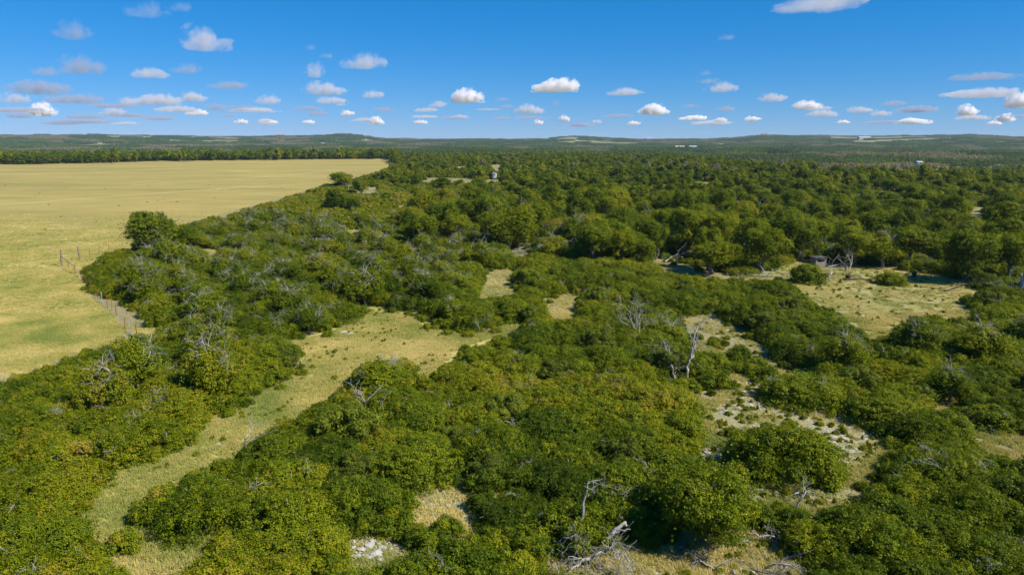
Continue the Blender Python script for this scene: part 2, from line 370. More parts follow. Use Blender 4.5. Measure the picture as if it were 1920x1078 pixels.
# ------------------------------------------------------------------ terrain
SKYL = [(-3000, 256), (0, 255), (130, 254), (300, 255), (460, 257), (560, 256.5), (620, 255), (655, 252.5), (690, 256), (725, 261), (820, 262), (1030, 262),
        (1045, 258.5), (1065, 256), (1100, 257), (1130, 260), (1200, 262), (1320, 262), (1370, 259), (1410, 255.5), (1540, 255), (1580, 257), (1620, 257),
        (1660, 256), (1740, 255.5), (1800, 254.5), (1840, 256), (1870, 258), (1930, 260), (2300, 259), (5000, 257)]
SX = np.array([(a - 960) / F for a, b in SKYL]); SZ = np.array([EYE + (259 - b) / F * 4500 - 5.0 for a, b in SKYL])
def smooth(t): t = np.clip(t, 0, 1); return t * t * (3 - 2 * t)
def height(x, y):
    x = np.asarray(x, float); y = np.asarray(y, float); d = np.hypot(x, y)
    az = np.where(y > 50, x / np.maximum(y, 50), np.sign(x) * 4)
    edge = np.where(az > .2, 430, 700)
    edge = 700 - 300 * smooth((az - .15) / .35)
    drop = -17 * smooth((d - edge) / 500.0)
    crest = np.interp(az, SX, SZ)
    dd = d - 4500
    up = smooth((d - 2600) / 1900) * (crest + 17) 
    up = np.where(dd > 0, (crest + 17) * (1 - .35 * smooth(dd / 2500)), up)
    und = 3.0 * np.sin(x / 310 + 1) * np.cos(y / 270) + 2.0 * np.sin(x / 130 + y / 190)
    und = und * smooth((d - edge - 100) / 700) * (1 - smooth((d - 3300) / 900))
    base = drop + up + und
    return np.where(d > 6500, np.minimum(base, EYE - (d * 3.6 / F)) * smooth((d - 6500) / 1500) + base * (1 - smooth((d - 6500) / 1500)), base)
radii = np.concatenate([[0], np.geomspace(12, 90000, 150)]); nseg = 360
th = np.linspace(0, 2 * np.pi, nseg, endpoint=False)
GX = (radii[1:, None] * np.sin(th)).ravel(); GY = (radii[1:, None] * np.cos(th)).ravel()
GV = np.concatenate([np.stack([GX, GY, height(GX, GY)], 1)])
k = len(radii) - 1; ii, jj = np.meshgrid(np.arange(k - 1), np.arange(nseg), indexing='ij')
GF = np.stack([ii * nseg + jj, ii * nseg + (jj + 1) % nseg, (ii + 1) * nseg + (jj + 1) % nseg, (ii + 1) * nseg + jj], -1).reshape(-1, 4)[:, ::-1]
ground_me = bpy.data.meshes.new('ground')
ground_me.from_pydata([tuple(v) for v in GV], [], [tuple(f) for f in GF] + [tuple(range(nseg))[::-1]])
ground_me.materials.append(M_GROUND); ground_me.update()
for p in ground_me.polygons: p.use_smooth = True
new_obj('ground', ground_me, kind='structure')

# ------------------------------------------------------------------ clearings (outlines surveyed on the ground plane)
PASTURE = [(-3000, 355), (0, 308.5), (190, 303.5), (300, 300.5), (560, 297.5), (722, 296.5), (733, 302), (728, 314), (660, 334), (610, 345), (560, 362), (480, 384),
           (400, 405), (370, 415), (345, 420), (330, 425), (260, 462), (190, 478), (180, 490), (155, 505), (150, 515), (165, 550), (195, 580), (222, 605),
           (262, 618), (300, 612), (290, 625), (245, 632), (200, 650), (130, 665), (90, 685), (0, 712), (-900, 1000), (-2500, 1400)]
TRAIL = [(700, 575), (745, 583), (775, 590), (790, 612), (830, 622), (880, 628), (930, 620), (955, 605), (975, 608), (960, 628), (930, 632), (870, 650),
         (850, 660), (828, 690), (800, 712), (790, 690), (760, 680), (700, 682), (670, 695), (655, 715), (610, 745), (560, 775), (500, 805), (450, 840),
         (400, 872), (365, 880), (330, 900), (290, 915), (262, 940), (245, 965), (240, 990), (150, 985), (150, 965), (180, 950), (215, 905), (225, 882),
         (300, 865), (350, 845), (385, 820), (395, 795), (440, 775), (500, 745), (540, 715), (570, 700), (575, 670), (560, 650), (540, 640), (600, 630),
         (650, 612), (690, 590)]
CLEAR_R = [(1450, 505), (1500, 490), (1640, 500), (1760, 515), (1800, 535), (1840, 545), (1800, 560), (1790, 572), (1830, 590), (1820, 600), (1750, 590),
           (1700, 600), (1660, 630), (1640, 640), (1610, 620), (1570, 585), (1530, 570), (1500, 545), (1455, 515)]
STONY = [(1330, 785), (1345, 760), (1385, 745), (1400, 715), (1420, 710), (1430, 745), (1480, 765), (1570, 775), (1600, 800), (1650, 830), (1640, 860),
         (1590, 870), (1560, 860), (1540, 835), (1480, 815), (1400, 800), (1350, 812)]
SMALL = [
    [(1330, 850), (1380, 850), (1400, 890), (1440, 915), (1500, 920), (1550, 935), (1530, 945), (1460, 930), (1440, 930), (1400, 900), (1340, 870)],
    [(1300, 600), (1340, 600), (1400, 630), (1440, 670), (1500, 690), (1495, 698), (1450, 690), (1400, 650), (1330, 625), (1300, 615)],
    [(1225, 490), (1290, 495), (1300, 510), (1400, 520), (1450, 512), (1450, 525), (1330, 522), (1290, 518), (1240, 505)],
    [(1190, 1040), (1240, 1030), (1350, 1020), (1380, 985), (1430, 1010), (1470, 1040), (1500, 1065), (1480, 1085), (1190, 1090)],
    [(1035, 560), (1085, 555), (1070, 580), (1072, 598), (1040, 595)], [(918, 512), (960, 508), (950, 528), (960, 545), (905, 555), (915, 530)],
    [(1745, 770), (1800, 742), (1790, 760)], [(1850, 825), (1925, 822), (1990, 840), (1925, 858), (1870, 845)],
    [(250, 1030), (300, 1020), (375, 1025), (370, 1065), (300, 1090), (235, 1090), (240, 1050)],
    [(655, 1020), (690, 1008), (740, 1022), (760, 1040), (700, 1048), (660, 1045)],
    [(795, 928), (840, 925), (870, 940), (885, 970), (880, 990), (860, 960), (800, 950)],
    [(665, 350), (715, 352), (690, 361), (668, 359)], [(650, 430), (675, 432), (655, 440)], [(380, 468), (410, 470), (395, 480)],
    [(925, 312), (940, 311), (930, 322)], [(745, 380), (760, 385), (745, 390)], [(960, 470), (990, 475), (970, 483)], [(1560, 328), (1585, 329), (1570, 335)],
    [(1820, 390), (1850, 385), (1850, 398), (1825, 402)], [(1240, 350), (1260, 352), (1245, 357)]]
def swell(p, f):
    c = np.mean(p, axis=0); return [(float(c[0] + (a - c[0]) * f), float(c[1] + (b - c[1]) * f)) for a, b in p]
SMALL = [swell(p, 1.0 if i in (2, 3, 8) else 1.22) for i, p in enumerate(SMALL)]
SMALL += [[(1560, 905), (1600, 900), (1640, 925), (1600, 930)], [(1640, 700), (1662, 690), (1665, 715), (1650, 730)], [(1120, 690), (1150, 686), (1140, 700)], [(1320, 740), (1350, 735), (1335, 770), (1318, 765)], [(1700, 640), (1730, 628), (1720, 650)], [(1290, 640), (1330, 640), (1360, 665), (1300, 660)]]
POLYS = [PASTURE, TRAIL, CLEAR_R, swell(STONY, 1.08)] + SMALL
def in_poly(px, py, poly):
    inside = np.zeros(px.shape, bool); n = len(poly)
    for i in range(n):
        (x1, y1), (x2, y2) = poly[i], poly[(i + 1) % n]
        c = ((y1 > py) != (y2 > py)); xx = (x2 - x1) * (py - y1) / ((y2 - y1) or 1e-9) + x1
        inside ^= c & (px < xx)
    return inside
def in_clear(px, py, polys=POLYS):
    r = np.zeros(np.shape(px), bool)
    for p in polys: r |= in_poly(px, py, p)
    return r
def sheet(name, poly, mat, z, grow=0.0):
    P = np.array([ground_at(a, min(b, 1500), z)[:2] for a, b in poly])
    if grow:   # spread under the shrubs that hide its rim
        A = np.roll(P, -1, 0) - P; Nn = np.stack([A[:, 1], -A[:, 0]], 1); Nn = Nn / np.maximum(np.linalg.norm(Nn, axis=1, keepdims=True), 1e-6)
        area = .5 * np.sum(P[:, 0] * np.roll(P[:, 1], -1) - P[:, 1] * np.roll(P[:, 0], -1))
        M_ = Nn + np.roll(Nn, 1, 0); M_ = M_ / np.maximum(np.linalg.norm(M_, axis=1, keepdims=True), .3)
        P = P + M_ * grow * (1 if area > 0 else -1)
    me = bpy.data.meshes.new(name)
    vs = [(float(a), float(b), z) for a, b in P]
    from mathutils.geometry import tessellate_polygon
    tri = tessellate_polygon([[Vector(v) for v in vs]])
    me.from_pydata(vs, [], [t for t in tri]); me.materials.append(mat); me.update()
    for p in me.polygons:
        if p.normal.z < 0: p.flip()
    o = new_obj(name, me, kind='structure'); return o
sheet('pasture', PASTURE, M_PAST, 0.012)
sheet('trail', TRAIL, M_TRAIL, 0.018, 1.0)
sheet('grass_clearing', CLEAR_R, M_CLEAR, 0.022, 2.0)
sheet('stony_clearing', STONY, M_STONY, 0.026, 1.2)

M_TRACK = grass_ground('pale_trodden_grass', (0.42, 0.345, 0.15), (0.34, 0.29, 0.12), (0.40, 0.33, 0.18), 1.0, 0.0)
def track(pts, w, z):
    P = np.array([ground_at(a, b)[:2] for a, b in pts]); t = np.linspace(0, 1, len(P)); tt_ = np.linspace(0, 1, 60)
    S = np.stack([np.interp(tt_, t, P[:, 0]), np.interp(tt_, t, P[:, 1])], 1); D = np.gradient(S, axis=0); D /= np.linalg.norm(D, axis=1, keepdims=True); Nn = np.stack([-D[:, 1], D[:, 0]], 1)
    V = []
    for i in range(60):
        w_ = w * (.35 + .9 * abs(mnoise.noise(Vector((i * .37, pts[0][1] * .1, 0))))) * min(1, i / 4, (59 - i) / 4)
        V += [(*(S[i] + Nn[i] * w_), z), (*(S[i] - Nn[i] * w_), z)]
    me = bpy.data.meshes.new('cattle_track'); me.from_pydata(V, [], [(2 * i, 2 * i + 1, 2 * i + 3, 2 * i + 2) for i in range(59)]); me.materials.append(M_TRACK); me.update()
    for p in me.polygons:
        if p.normal.z < 0: p.flip()
    new_obj('cattle_track', me, kind='structure')
track([(-60, 388), (60, 380), (180, 371), (330, 360), (480, 350), (600, 344)], 2.2, .02)
track([(230, 349), (330, 342), (440, 336), (560, 327), (640, 318)], 2.4, .025)
track([(120, 505), (60, 497), (-40, 499), (-200, 510)], 1.6, .02)
track([(-100, 331), (60, 326), (200, 322), (400, 313)], 3.0, .03)
# ------------------------------------------------------------------ planting plan
def clear_ok(X, Y, r, h, thr=0.0):
    """does a dome of radius r and height h standing at X, Y keep the clearings in sight?"""
    bad = np.zeros(X.shape, float); tot = 0
    for a in np.linspace(0, 2 * np.pi, 10, endpoint=False):
        for q, z in ((.95, .12), (.75, .6), (.4, .92)):
            px, py = project(np.stack([X + q * r * math.cos(a), Y + q * r * math.sin(a), z * h + 0 * X], -1))
            bad += in_clear(px, py); tot += 1
    return bad / tot <= thr
placed = []            # x, y, r
class Hash:
    def __init__(s, c): s.c = c; s.d = {}
    def near(s, x, y, r):
        k = int(r / s.c) + 1; i, j = int(x // s.c), int(y // s.c)
        for a in range(i - k, i + k + 1):
            for b in range(j - k, j + k + 1):
                for q in s.d.get((a, b), ()): yield q
    def add(s, x, y, r): s.d.setdefault((int(x // s.c), int(y // s.c)), []).append((x, y, r))
KEEP = [([(1085, 895), (1140, 890), (1112, 985), (1190, 970), (1192, 1078), (1030, 1078), (1050, 985), (1080, 980)], 1040),
        ([(1240, 640), (1335, 590), (1316, 708), (1250, 710)], 716), ([(1518, 481), (1546, 481), (1546, 503), (1518, 503)], 501),
        ([(920, 320), (935, 320), (935, 338), (920, 338)], 337), ([(1160, 575), (1240, 575), (1200, 625)], 640), ([(668, 705), (720, 705), (715, 765), (672, 765)], 780),
        ([(1370, 975), (1500, 985), (1500, 1078), (1190, 1078), (1200, 1035), (1360, 1015)], 1060), ([(1255, 440), (1300, 440), (1300, 480), (1255, 480)], 478),
        ([(112, 458), (155, 458), (155, 520), (112, 520)], 520), ([(150, 515), (262, 600), (262, 640), (220, 640), (150, 560)], 560)]
KEEPY = [ground_at(960, b)[1] for _, b in KEEP]
def keep_ok(X, Y, r, h):
    bad = np.zeros(np.shape(X), bool)
    for (poly, _), y0 in zip(KEEP, KEEPY):
        for a in np.linspace(0, 2 * np.pi, 8, endpoint=False):
            for q, z in ((.95, .15), (.7, .6), (.35, .9)):
                px, py = project(np.stack([X + q * r * math.cos(a), Y + q * r * math.sin(a), z * h + 0 * X], -1))
                bad |= in_poly(px, py, poly) & (Y < y0 + .3)
    return ~bad
H = Hash(4.0)
plants = []            # dicts of individual or mass plants nearer than 170 m
def px_of(x, y): return tuple(float(v) for v in project(np.array([x, y, 0.0])))
def vnoise(x, y, s, seed=0): return mnoise.noise(Vector((x * s + seed * 17.3, y * s - seed * 5.1, seed * 3.7)))
def tint_for(px, py, x, y):
    t = 0.31 + 0.24 * vnoise(x, y, .09, 1) + 0.16 * vnoise(x, y, .35, 2) + random.gauss(0, .06)
    if px < 560 and py > 640: t += .07
    if 640 < px < 1000 and 700 < py < 900: t += .06
    if py < 505 and px > 770: t += random.gauss(0, .09)
    if px > 1400: t -= .05
    if px > 1600 and py > 850: t -= .03
    return min(t, .52)
# named trees and bushes seen in the photograph: kind, base px, base py, top py, width px, tint, label
MARK = [
    ('bigtree', 290, 480, 398, 112, .20, 'lone spreading oak tree standing out over the pasture beside the wire fence corner'),
    ('tree', 352, 474, 425, 66, .24, 'smaller dark oak tree crowding the right side of the lone oak at the pasture'),
    ('tree', 1338, 515, 448, 98, .36, 'rounded bright green oak tree at the left end of the far clearing'),
    ('tree', 1425, 512, 425, 95, .27, 'dense tall oak tree directly left of the small wooden hut'),
    ('tree', 1282, 478, 385, 72, .30, 'tall slim oak tree on two pale bare trunks above the fallen wood'),
    ('tree', 1182, 490, 432, 84, .25, 'dark rounded oak tree at the near woodland edge, left of the pale trunks'),
    ('bigtree', 905, 428, 352, 92, .13, 'darkest broad oak tree rising in the middle of the woodland'),
    ('bigtree', 955, 470, 388, 118, .36, 'broad mid green oak tree just in front of the darkest oak'),
    ('tree', 1052, 458, 405, 74, .60, 'orange-green turning oak tree in the middle woodland'),
    ('tree', 1120, 425, 350, 60, .17, 'dark upright oak tree behind the orange-green turning oak'),
    ('tree', 1500, 490, 408, 72, .22, 'dark oak tree rising right behind the wooden hut'),
    ('tree', 1600, 500, 435, 60, .33, 'light oak tree over the brush pile at the far side of the clearing'),
    ('tree', 1700, 500, 420, 80, .18, 'dark oak tree with leaning pale trunk at the far side of the clearing'),
    ('bigtree', 1805, 530, 428, 120, .15, 'wide dark oak tree shading the right end of the clearing'),
    ('tree', 1890, 530, 430, 90, .30, 'olive oak tree at the right edge of the photo behind the stump'),
    ('neartree', 1320, 1012, 862, 200, .30, 'large oak tree nearest the camera, casting a dark shadow to its left'),
    ('gnarl', 722, 745, 682, 130, .36, 'round-topped oak standing out over the grassy trail, pale bare stems at its left foot'),
    ('tree', 640, 355, 322, 52, .22, 'dark oak tree at the pasture edge beside a leafless grey tree'),
    ('shrubM', 1672, 533, 512, 58, .32, 'small isolated round green bush in the middle of the far clearing'),
    ('shrubM', 1515, 530, 496, 66, .22, 'dark bush standing in front of the small wooden hut'),
    ('shrubL', 1470, 880, 800, 200, .26, 'big oval oak shrub standing alone below the stony patch'),
    ('shrubL', 1508, 752, 700, 160, .27, 'flat oval oak shrub just above the stony patch'),
    ('gnarl', 262, 470, 452, 36, .26, 'low sprawling oak in the shade of the lone oak tree'),
    ('juniper', 1610, 735, 672, 70, .40, 'small dark pointed juniper right of the flat oval shrub'),
    ('juniper', 655, 835, 755, 120, .45, 'broad bright green juniper in the thicket right of the grassy trail'),
    ('shrubM', 1725, 705, 660, 90, .34, 'rounded shrub at the right, on the slope below the far clearing'),
    ('juniper', 1385, 742, 735, 24, .45, 'tiny juniper sprig at the upper tip of the stony patch'),
]
RNAT = dict(bigtree=(5.0, 7.6), neartree=(3.2, 4.6), shrubL=(3.0, 2.45), shrubM=(2.0, 1.9), shrubS=(1.15, 1.15), gnarl=(2.5, 3.9), tree=(3.3, 7.3), juniper=(1.7, 2.6),
            shrubMid=(2.3, 2.1), treeMid=(3.0, 6.1), treeFar=(3.2, 6.0), shrubFar=(2.6, 2.4))
for kd, bx, by, ty, w, t, lab in MARK:
    g = ground_at(bx, by); Y = g[1]; top = at_depth(bx, ty, Y)[2]; slant = math.hypot(Y, EYE) 
    r = w / 2 / F * slant
    if kd.startswith('shrub') or kd in ('juniper', 'gnarl'):
        top = max(0.5, min(top, r * 1.5))
    rn, hn = RNAT[kd]
    plants.append(dict(kind=kd, x=g[0], y=Y, r=r, h=top, tint=t + .05, label=lab, px=bx, py=by, mark=True))
    H.add(g[0], Y, r * .85)

def fill(rmin, rmax, ymin, ymax, n, gap, hfac, kinds, region=None, thr=0.0, reg=1.0):
    Y = np.sqrt(rng.uniform(ymin ** 2, ymax ** 2, n)); X = rng.uniform(-1, 1, n) * (.86 * Y + 9)
    r = rng.uniform(rmin, rmax, n)
    hh = r * hfac
    ok = clear_ok(X, Y, r, hh, thr) & keep_ok(X, Y, r, hh)
    for x, y, q in zip(X[ok], Y[ok], r[ok]):
        px, py = px_of(x, y)
        if region and not region(px, py): continue
        bad = False
        for (a, b, c) in H.near(x, y, q + 3.5):
            if (a - x) ** 2 + (b - y) ** 2 < (gap * (q + c)) ** 2: bad = True; break
        if bad: continue
        H.add(x, y, q)
        kd = kinds(px, py, q)
        hv = RNAT[kd][1] * q / RNAT[kd][0] * (random.uniform(.86, 1.12) if kd.startswith('shrub') else random.uniform(.8, 1.22))
        plants.append(dict(kind=kd, x=float(x), y=float(y), r=float(q), h=hv, tint=tint_for(px, py, x, y), px=px, py=py, mark=False))
def tree_zone(px, py): return (px > 770 and py < 505 + 0 * px and py > 372) and not (px < 1000 and py > 470) 
def mixed_zone(px, py): return 250 < px < 900 and 420 < py < 640
# tall trees of the middle band
fill(1.9, 3.8, 105, 200, 2800, .66, 1.9, lambda px, py, q: 'tree' if random.random() < .78 else 'gnarl', tree_zone)
# gnarled grey-branched oaks among the thicket
fill(2.0, 3.1, 50, 175, 1500, .95, 1.5, lambda px, py, q: 'gnarl', lambda px, py: mixed_zone(px, py) or (px < 420 and 640 < py < 820) or (px > 1550 and py > 600))
fill(1.3, 2.0, 40, 120, 500, 1.6, 1.5, lambda px, py, q: 'juniper')
for (a, b, n) in ((2.5, 3.3, 5200), (1.7, 2.5, 6500), (1.2, 1.7, 9000)):
    fill(a, b, 27, 172, n * 2, .54, .8, lambda px, py, q: 'shrubL' if q > 2.45 else ('shrubM' if q > 1.5 else 'shrubS'), lambda px, py: not (tree_zone(px, py) and random.random() < .4), thr=.0)
fill(.65, 1.2, 27, 150, 26000, .62, .9, lambda px, py, q: 'shrubS', thr=.07)
fill(.4, .8, 27, 120, 4000, .8, .9, lambda px, py, q: 'shrubS', thr=.5)
print('near plants', len(plants))

# ------------------------------------------------------------------ placing: the 300 largest shrubs and the 300 largest trees one by one, the rest as masses
def slant(p): return math.sqrt(p['x'] ** 2 + p['y'] ** 2 + EYE ** 2)
def in_frame(p): return -40 < p['px'] < 1960 and p['py'] < 1170
for p in plants: p['size'] = p['r'] / slant(p) * (1 if in_frame(p) else 0.0) * (100 if p['mark'] else 1)
def family(k): return 'tree' if k in ('tree', 'gnarl', 'bigtree', 'neartree') else ('juniper' if k == 'juniper' else 'shrub')
FAM = {}
for f in ('tree', 'shrub', 'juniper'):
    L = sorted([p for p in plants if family(p['kind']) == f], key=lambda p: -p['size']); FAM[f] = (L[:295], L[295:])
    if f != 'juniper':
        FAM[f] = ([p for p in L[:295] if p['size'] > 0], [p for p in L[:295] if p['size'] <= 0] + L[295:])
LAND = [(927, 331, 'the white tank'), (1530, 497, 'the wooden hut'), (905, 400, 'the darkest oak'), (1052, 440, 'the orange-green oak'), (1282, 470, 'the pale bare trunks'),
        (1300, 660, 'the forked dead tree'), (1480, 790, 'the stony patch'), (1460, 860, 'the big oval shrub'), (1095, 960, 'the leaning dead snag'), (290, 460, 'the lone oak'), (125, 500, 'the fence corner'),
        (1672, 525, 'the round bush'), (620, 660, 'the trail bend'), (940, 615, 'the upper trail arm'), (250, 930, 'the lower trail end'), (440, 800, 'the middle trail'),
        (655, 810, 'the bright green juniper'), (730, 710, 'the round-topped oak'), (1320, 930, 'the nearest oak'), (1800, 500, 'the widest oak'), (1195, 610, 'the twig fan'),
        (710, 1030, 'the bare rocky patch'), (840, 950, 'the small grass gap'), (1430, 1010, 'the bleached branch'), (1610, 700, 'the pointed juniper'), (255, 620, 'the fence end'),
        (640, 345, 'the pasture-edge oak'), (730, 300, 'the pasture tip'), (1338, 490, 'the bright round oak'), (1060, 575, 'the grass opening'), (1890, 835, 'the right-edge gap'),
        (70, 740, 'the left pasture rim'), (700, 430, 'the stubby dead tree'), (500, 560, 'the bleached pair'), (1885, 600, 'the pale stump'), (1115, 320, 'the grey bare trees')]
def region_phrase(px, py):
    a, b, nm = min(LAND, key=lambda q: (q[0] - px) ** 2 + (1.7 * (q[1] - py)) ** 2)
    dx, dy = px - a, 1.7 * (py - b)
    if abs(dx) < 1.2 * abs(dy): w = 'behind' if dy < 0 else 'in front of'
    else: w = 'left of' if dx < 0 else 'right of'
    if min(abs(dx), abs(dy)) > .45 * max(abs(dx), abs(dy)): w = ('behind' if dy < 0 else 'in front') + ' and ' + ('left of' if dx < 0 else 'right of')
    return f'{w} {nm}'
def look(p):
    t = p['tint']
    c = 'dark green' if t < .26 else 'green' if t < .36 else 'olive green' if t < .47 else 'yellow-green'
    s = 'broad' if p['r'] > 2.4 else 'medium' if p['r'] > 1.6 else 'small'
    return s, c
ORD = ['nearest', 'second nearest', 'third nearest', 'fourth nearest', 'fifth nearest', 'sixth nearest', 'seventh nearest', 'eighth nearest', 'ninth nearest', 'tenth nearest']
def labels_for(lst, noun):
    cl = {}
    for p in lst:
        if p['mark']: continue
        s, c = look(p); cl.setdefault((s, c, region_phrase(p['px'], p['py'])), []).append(p)
    for (s, c, rp), g in cl.items():
        g.sort(key=slant)
        for i, p in enumerate(g):
            if len(g) == 1: p['label'] = f'{s} {c} {noun} {rp}'
            elif i < 10: p['label'] = f'{s} {c} {noun} {rp}, {ORD[i]}'
            else: p['label'] = f'{s} {c} {noun} {rp}, number {i + 1} going away'
NOUN = dict(tree='oak tree', shrub='oak shrub', juniper='juniper bush')
GRP = dict(tree='oak trees of the ranch woodland', shrub='oak shrubs of the thicket', juniper='junipers in the thicket')
counter = 0
for f in ('tree', 'shrub', 'juniper'):
    labels_for(FAM[f][0], NOUN[f]); protos = {}
    for i, p in enumerate(FAM[f][0]):
        vs = VAR[p['kind']]; k_ = (i * 7 + int(p['x'] * 3)) % len(vs); v = vs[k_]; rn, hn = RNAT[p['kind']]
        key = (p['kind'], k_)
        name = {'tree': 'oak_tree', 'shrub': 'oak_shrub', 'juniper': 'juniper_bush'}[f]
        woodname = 'trunk' if f == 'tree' else 'stem'; folname = 'crown' if f == 'tree' else 'foliage'
        if key not in protos:
            root = bpy.data.objects.new(name, None); COL.objects.link(root)
            a = new_obj(folname, v['fol'], root); b = new_obj(woodname, v['wood'], root); protos[key] = (root, a, b)
        else:
            r0, a0, b0 = protos[key]
            root = r0.copy(); a = a0.copy(); b = b0.copy()
            for o in (root, a, b): COL.objects.link(o)
            a.parent = root; b.parent = root
        s = p['r'] / rn; root.location = (p['x'], p['y'], 0); root.rotation_euler = (0, 0, random.uniform(0, 6.28))
        root.scale = (s, s, p['h'] / hn); a['tint'] = float(p['tint']); root.empty_display_size = .3
        tag(root, p['label'], 'tree' if f == 'tree' else 'bush', GRP[f])

def scatter(name, pts, rotz, scl, idx, tint, meshes, label=None, cat=None, kind='stuff'):
    me = bpy.data.meshes.new(name); n = len(pts)
    me.vertices.add(n); me.vertices.foreach_set('co', np.ascontiguousarray(pts, np.float32).ravel())
    A = me.attributes.new('tint', 'FLOAT', 'POINT'); A.data.foreach_set('value', np.asarray(tint, np.float32))
    A = me.attributes.new('rz', 'FLOAT', 'POINT'); A.data.foreach_set('value', np.asarray(rotz, np.float32))
    A = me.attributes.new('idx', 'INT', 'POINT'); A.data.foreach_set('value', np.asarray(idx, np.int32))
    A = me.attributes.new('scl', 'FLOAT_VECTOR', 'POINT'); A.data.foreach_set('vector', np.ascontiguousarray(scl, np.float32).ravel())
    o = new_obj(name, me, kind=kind)
    if label: tag(o, label, cat)
    ng = bpy.data.node_groups.new(name, 'GeometryNodeTree')
    ng.interface.new_socket('Geometry', in_out='INPUT', socket_type='NodeSocketGeometry')
    ng.interface.new_socket('Geometry', in_out='OUTPUT', socket_type='NodeSocketGeometry')
    N, L = ng.nodes, ng.links; gi = N.new('NodeGroupInput'); go = N.new('NodeGroupOutput')
    g2i = N.new('GeometryNodeGeometryToInstance')
    for m in reversed(meshes):
        so = bpy.data.objects.new(m.name + '_shape', m)
        oi = N.new('GeometryNodeObjectInfo'); oi.inputs['Object'].default_value = so; L.new(oi.outputs['Geometry'], g2i.inputs[0])
    def attr(nm, ty):
        a = N.new('GeometryNodeInputNamedAttribute'); a.data_type = ty; a.inputs[0].default_value = nm; return a.outputs[0]
    iop = N.new('GeometryNodeInstanceOnPoints'); iop.inputs['Pick Instance'].default_value = True
    L.new(gi.outputs[0], iop.inputs['Points']); L.new(g2i.outputs[0], iop.inputs['Instance'])
    L.new(attr('idx', 'INT'), iop.inputs['Instance Index']); L.new(attr('scl', 'FLOAT_VECTOR'), iop.inputs['Scale'])
    cx = N.new('ShaderNodeCombineXYZ'); L.new(attr('rz', 'FLOAT'), cx.inputs[2]); L.new(cx.outputs[0], iop.inputs['Rotation'])
    L.new(iop.outputs[0], go.inputs[0])
    md = o.modifiers.new('scatter', 'NODES'); md.node_group = ng
    return o
def mass(name, lst, label, cat):
    kinds = sorted({p['kind'] for p in lst}); off = {}; ms = []
    for k_ in kinds: off[k_] = len(ms); ms += [v['whole'] for v in VAR[k_]]
    pts = [(p['x'], p['y'], p.get('z', 0)) for p in lst]; sc = []; ix = []
    for p in lst:
        rn, hn = RNAT[p['kind']]; s = p['r'] / rn; sc.append((s, s, p['h'] / hn)); ix.append(off[p['kind']] + random.randrange(len(VAR[p['kind']])))
    scatter(name, np.array(pts), np.array([random.uniform(0, 6.28) for _ in lst]), np.array(sc), ix, [p['tint'] for p in lst], ms, label, cat)
mass('shrub_thicket', FAM['shrub'][1], 'dense low oak scrub filling the gaps between the larger shrubs', 'scrub')
if FAM['tree'][1]: mass('tree_thicket', FAM['tree'][1], 'mass of further oak trees standing behind and among the nearest ones', 'trees')

# middle distance 165 - 900 m: trees and shrubs thinning out with distance
def jitter_field(y0, y1, step0, step1, wide=.86):
    P = []; y = y0
    while y < y1:
        st = step0 + (step1 - step0) * (y - y0) / (y1 - y0); hw = wide * y + 10; m = int(2 * hw / st)
        xs = -hw + (np.arange(m) + rng.random(m)) * st; ys = y + rng.uniform(-.5, .5, m) * st
        P.append(np.stack([xs, ys], 1)); y += st
    return np.concatenate(P)
Q = jitter_field(168, 900, 3.3, 6.5)
hz = height(Q[:, 0], Q[:, 1])
istree = rng.random(len(Q)) < np.clip((Q[:, 1] - 150) / 700 + .08, .08, .62)
px, py = project(np.stack([Q[:, 0], Q[:, 1], hz], 1))
istree &= ~((px < 870) & (py > 308) & (rng.random(len(Q)) < .75))
rr = np.where(istree, rng.uniform(1.6, 3.7, len(Q)), rng.uniform(1.8, 3.0, len(Q)))
vn = np.array([vnoise(a, b, .018, 4) + .6 * vnoise(a, b, .06, 5) for a, b in Q])
hh = np.where(istree, rr * rng.uniform(1.15, 2.1, len(Q)) * (1 + .45 * vn), rr * rng.uniform(.75, 1.1, len(Q)))
rim = (px < 745) & (py < 309)
istree |= rim; rr = np.where(rim, rng.uniform(3.2, 5.2, len(Q)), rr); hh = np.where(rim, rr * rng.uniform(1.7, 2.6, len(Q)) * (1 + .4 * vn), hh)
ok = clear_ok(Q[:, 0], Q[:, 1], rr, hh, .12) & keep_ok(Q[:, 0], Q[:, 1], rr, hh)
beyond = Q[:, 1] > 700
def gap_noise(a, b): return vnoise(a, b, .012, 8) + .5 * vnoise(a, b, .04, 9)
gn = np.array([gap_noise(a, b) for a, b in Q])
ok &= ~((gn > .36) & (px > 760) & (Q[:, 1] > 200))
Q, hz, istree, rr, hh, px, py, vn = (a[ok] for a in (Q, hz, istree, rr, hh, px, py, vn))
greyn = np.array([vnoise(a, b, .008, 12) + .5 * vnoise(a, b, .05, 13) for a, b in Q])
tt = np.where(istree, .24, .36) + .16 * vn + rng.normal(0, .12, len(Q))
tt = np.where((greyn > .38) & (Q[:, 1] > 330) & (px > 900) & (rng.random(len(Q)) < .45), .98, tt)
lst = []
for i in range(len(Q)):
    d = Q[i, 1]; kd = ('treeMid' if d < 340 else 'treeFar') if istree[i] else ('shrubMid' if d < 320 else 'shrubFar')
    lst.append(dict(kind=kd, x=Q[i, 0], y=Q[i, 1], z=hz[i], r=rr[i], h=hh[i], tint=float(tt[i]), px=px[i], py=py[i]))
print('middle plants', len(lst))
mass('middle_woodland', lst, 'oak woodland and scrub covering the plateau out to its far edge', 'woodland')

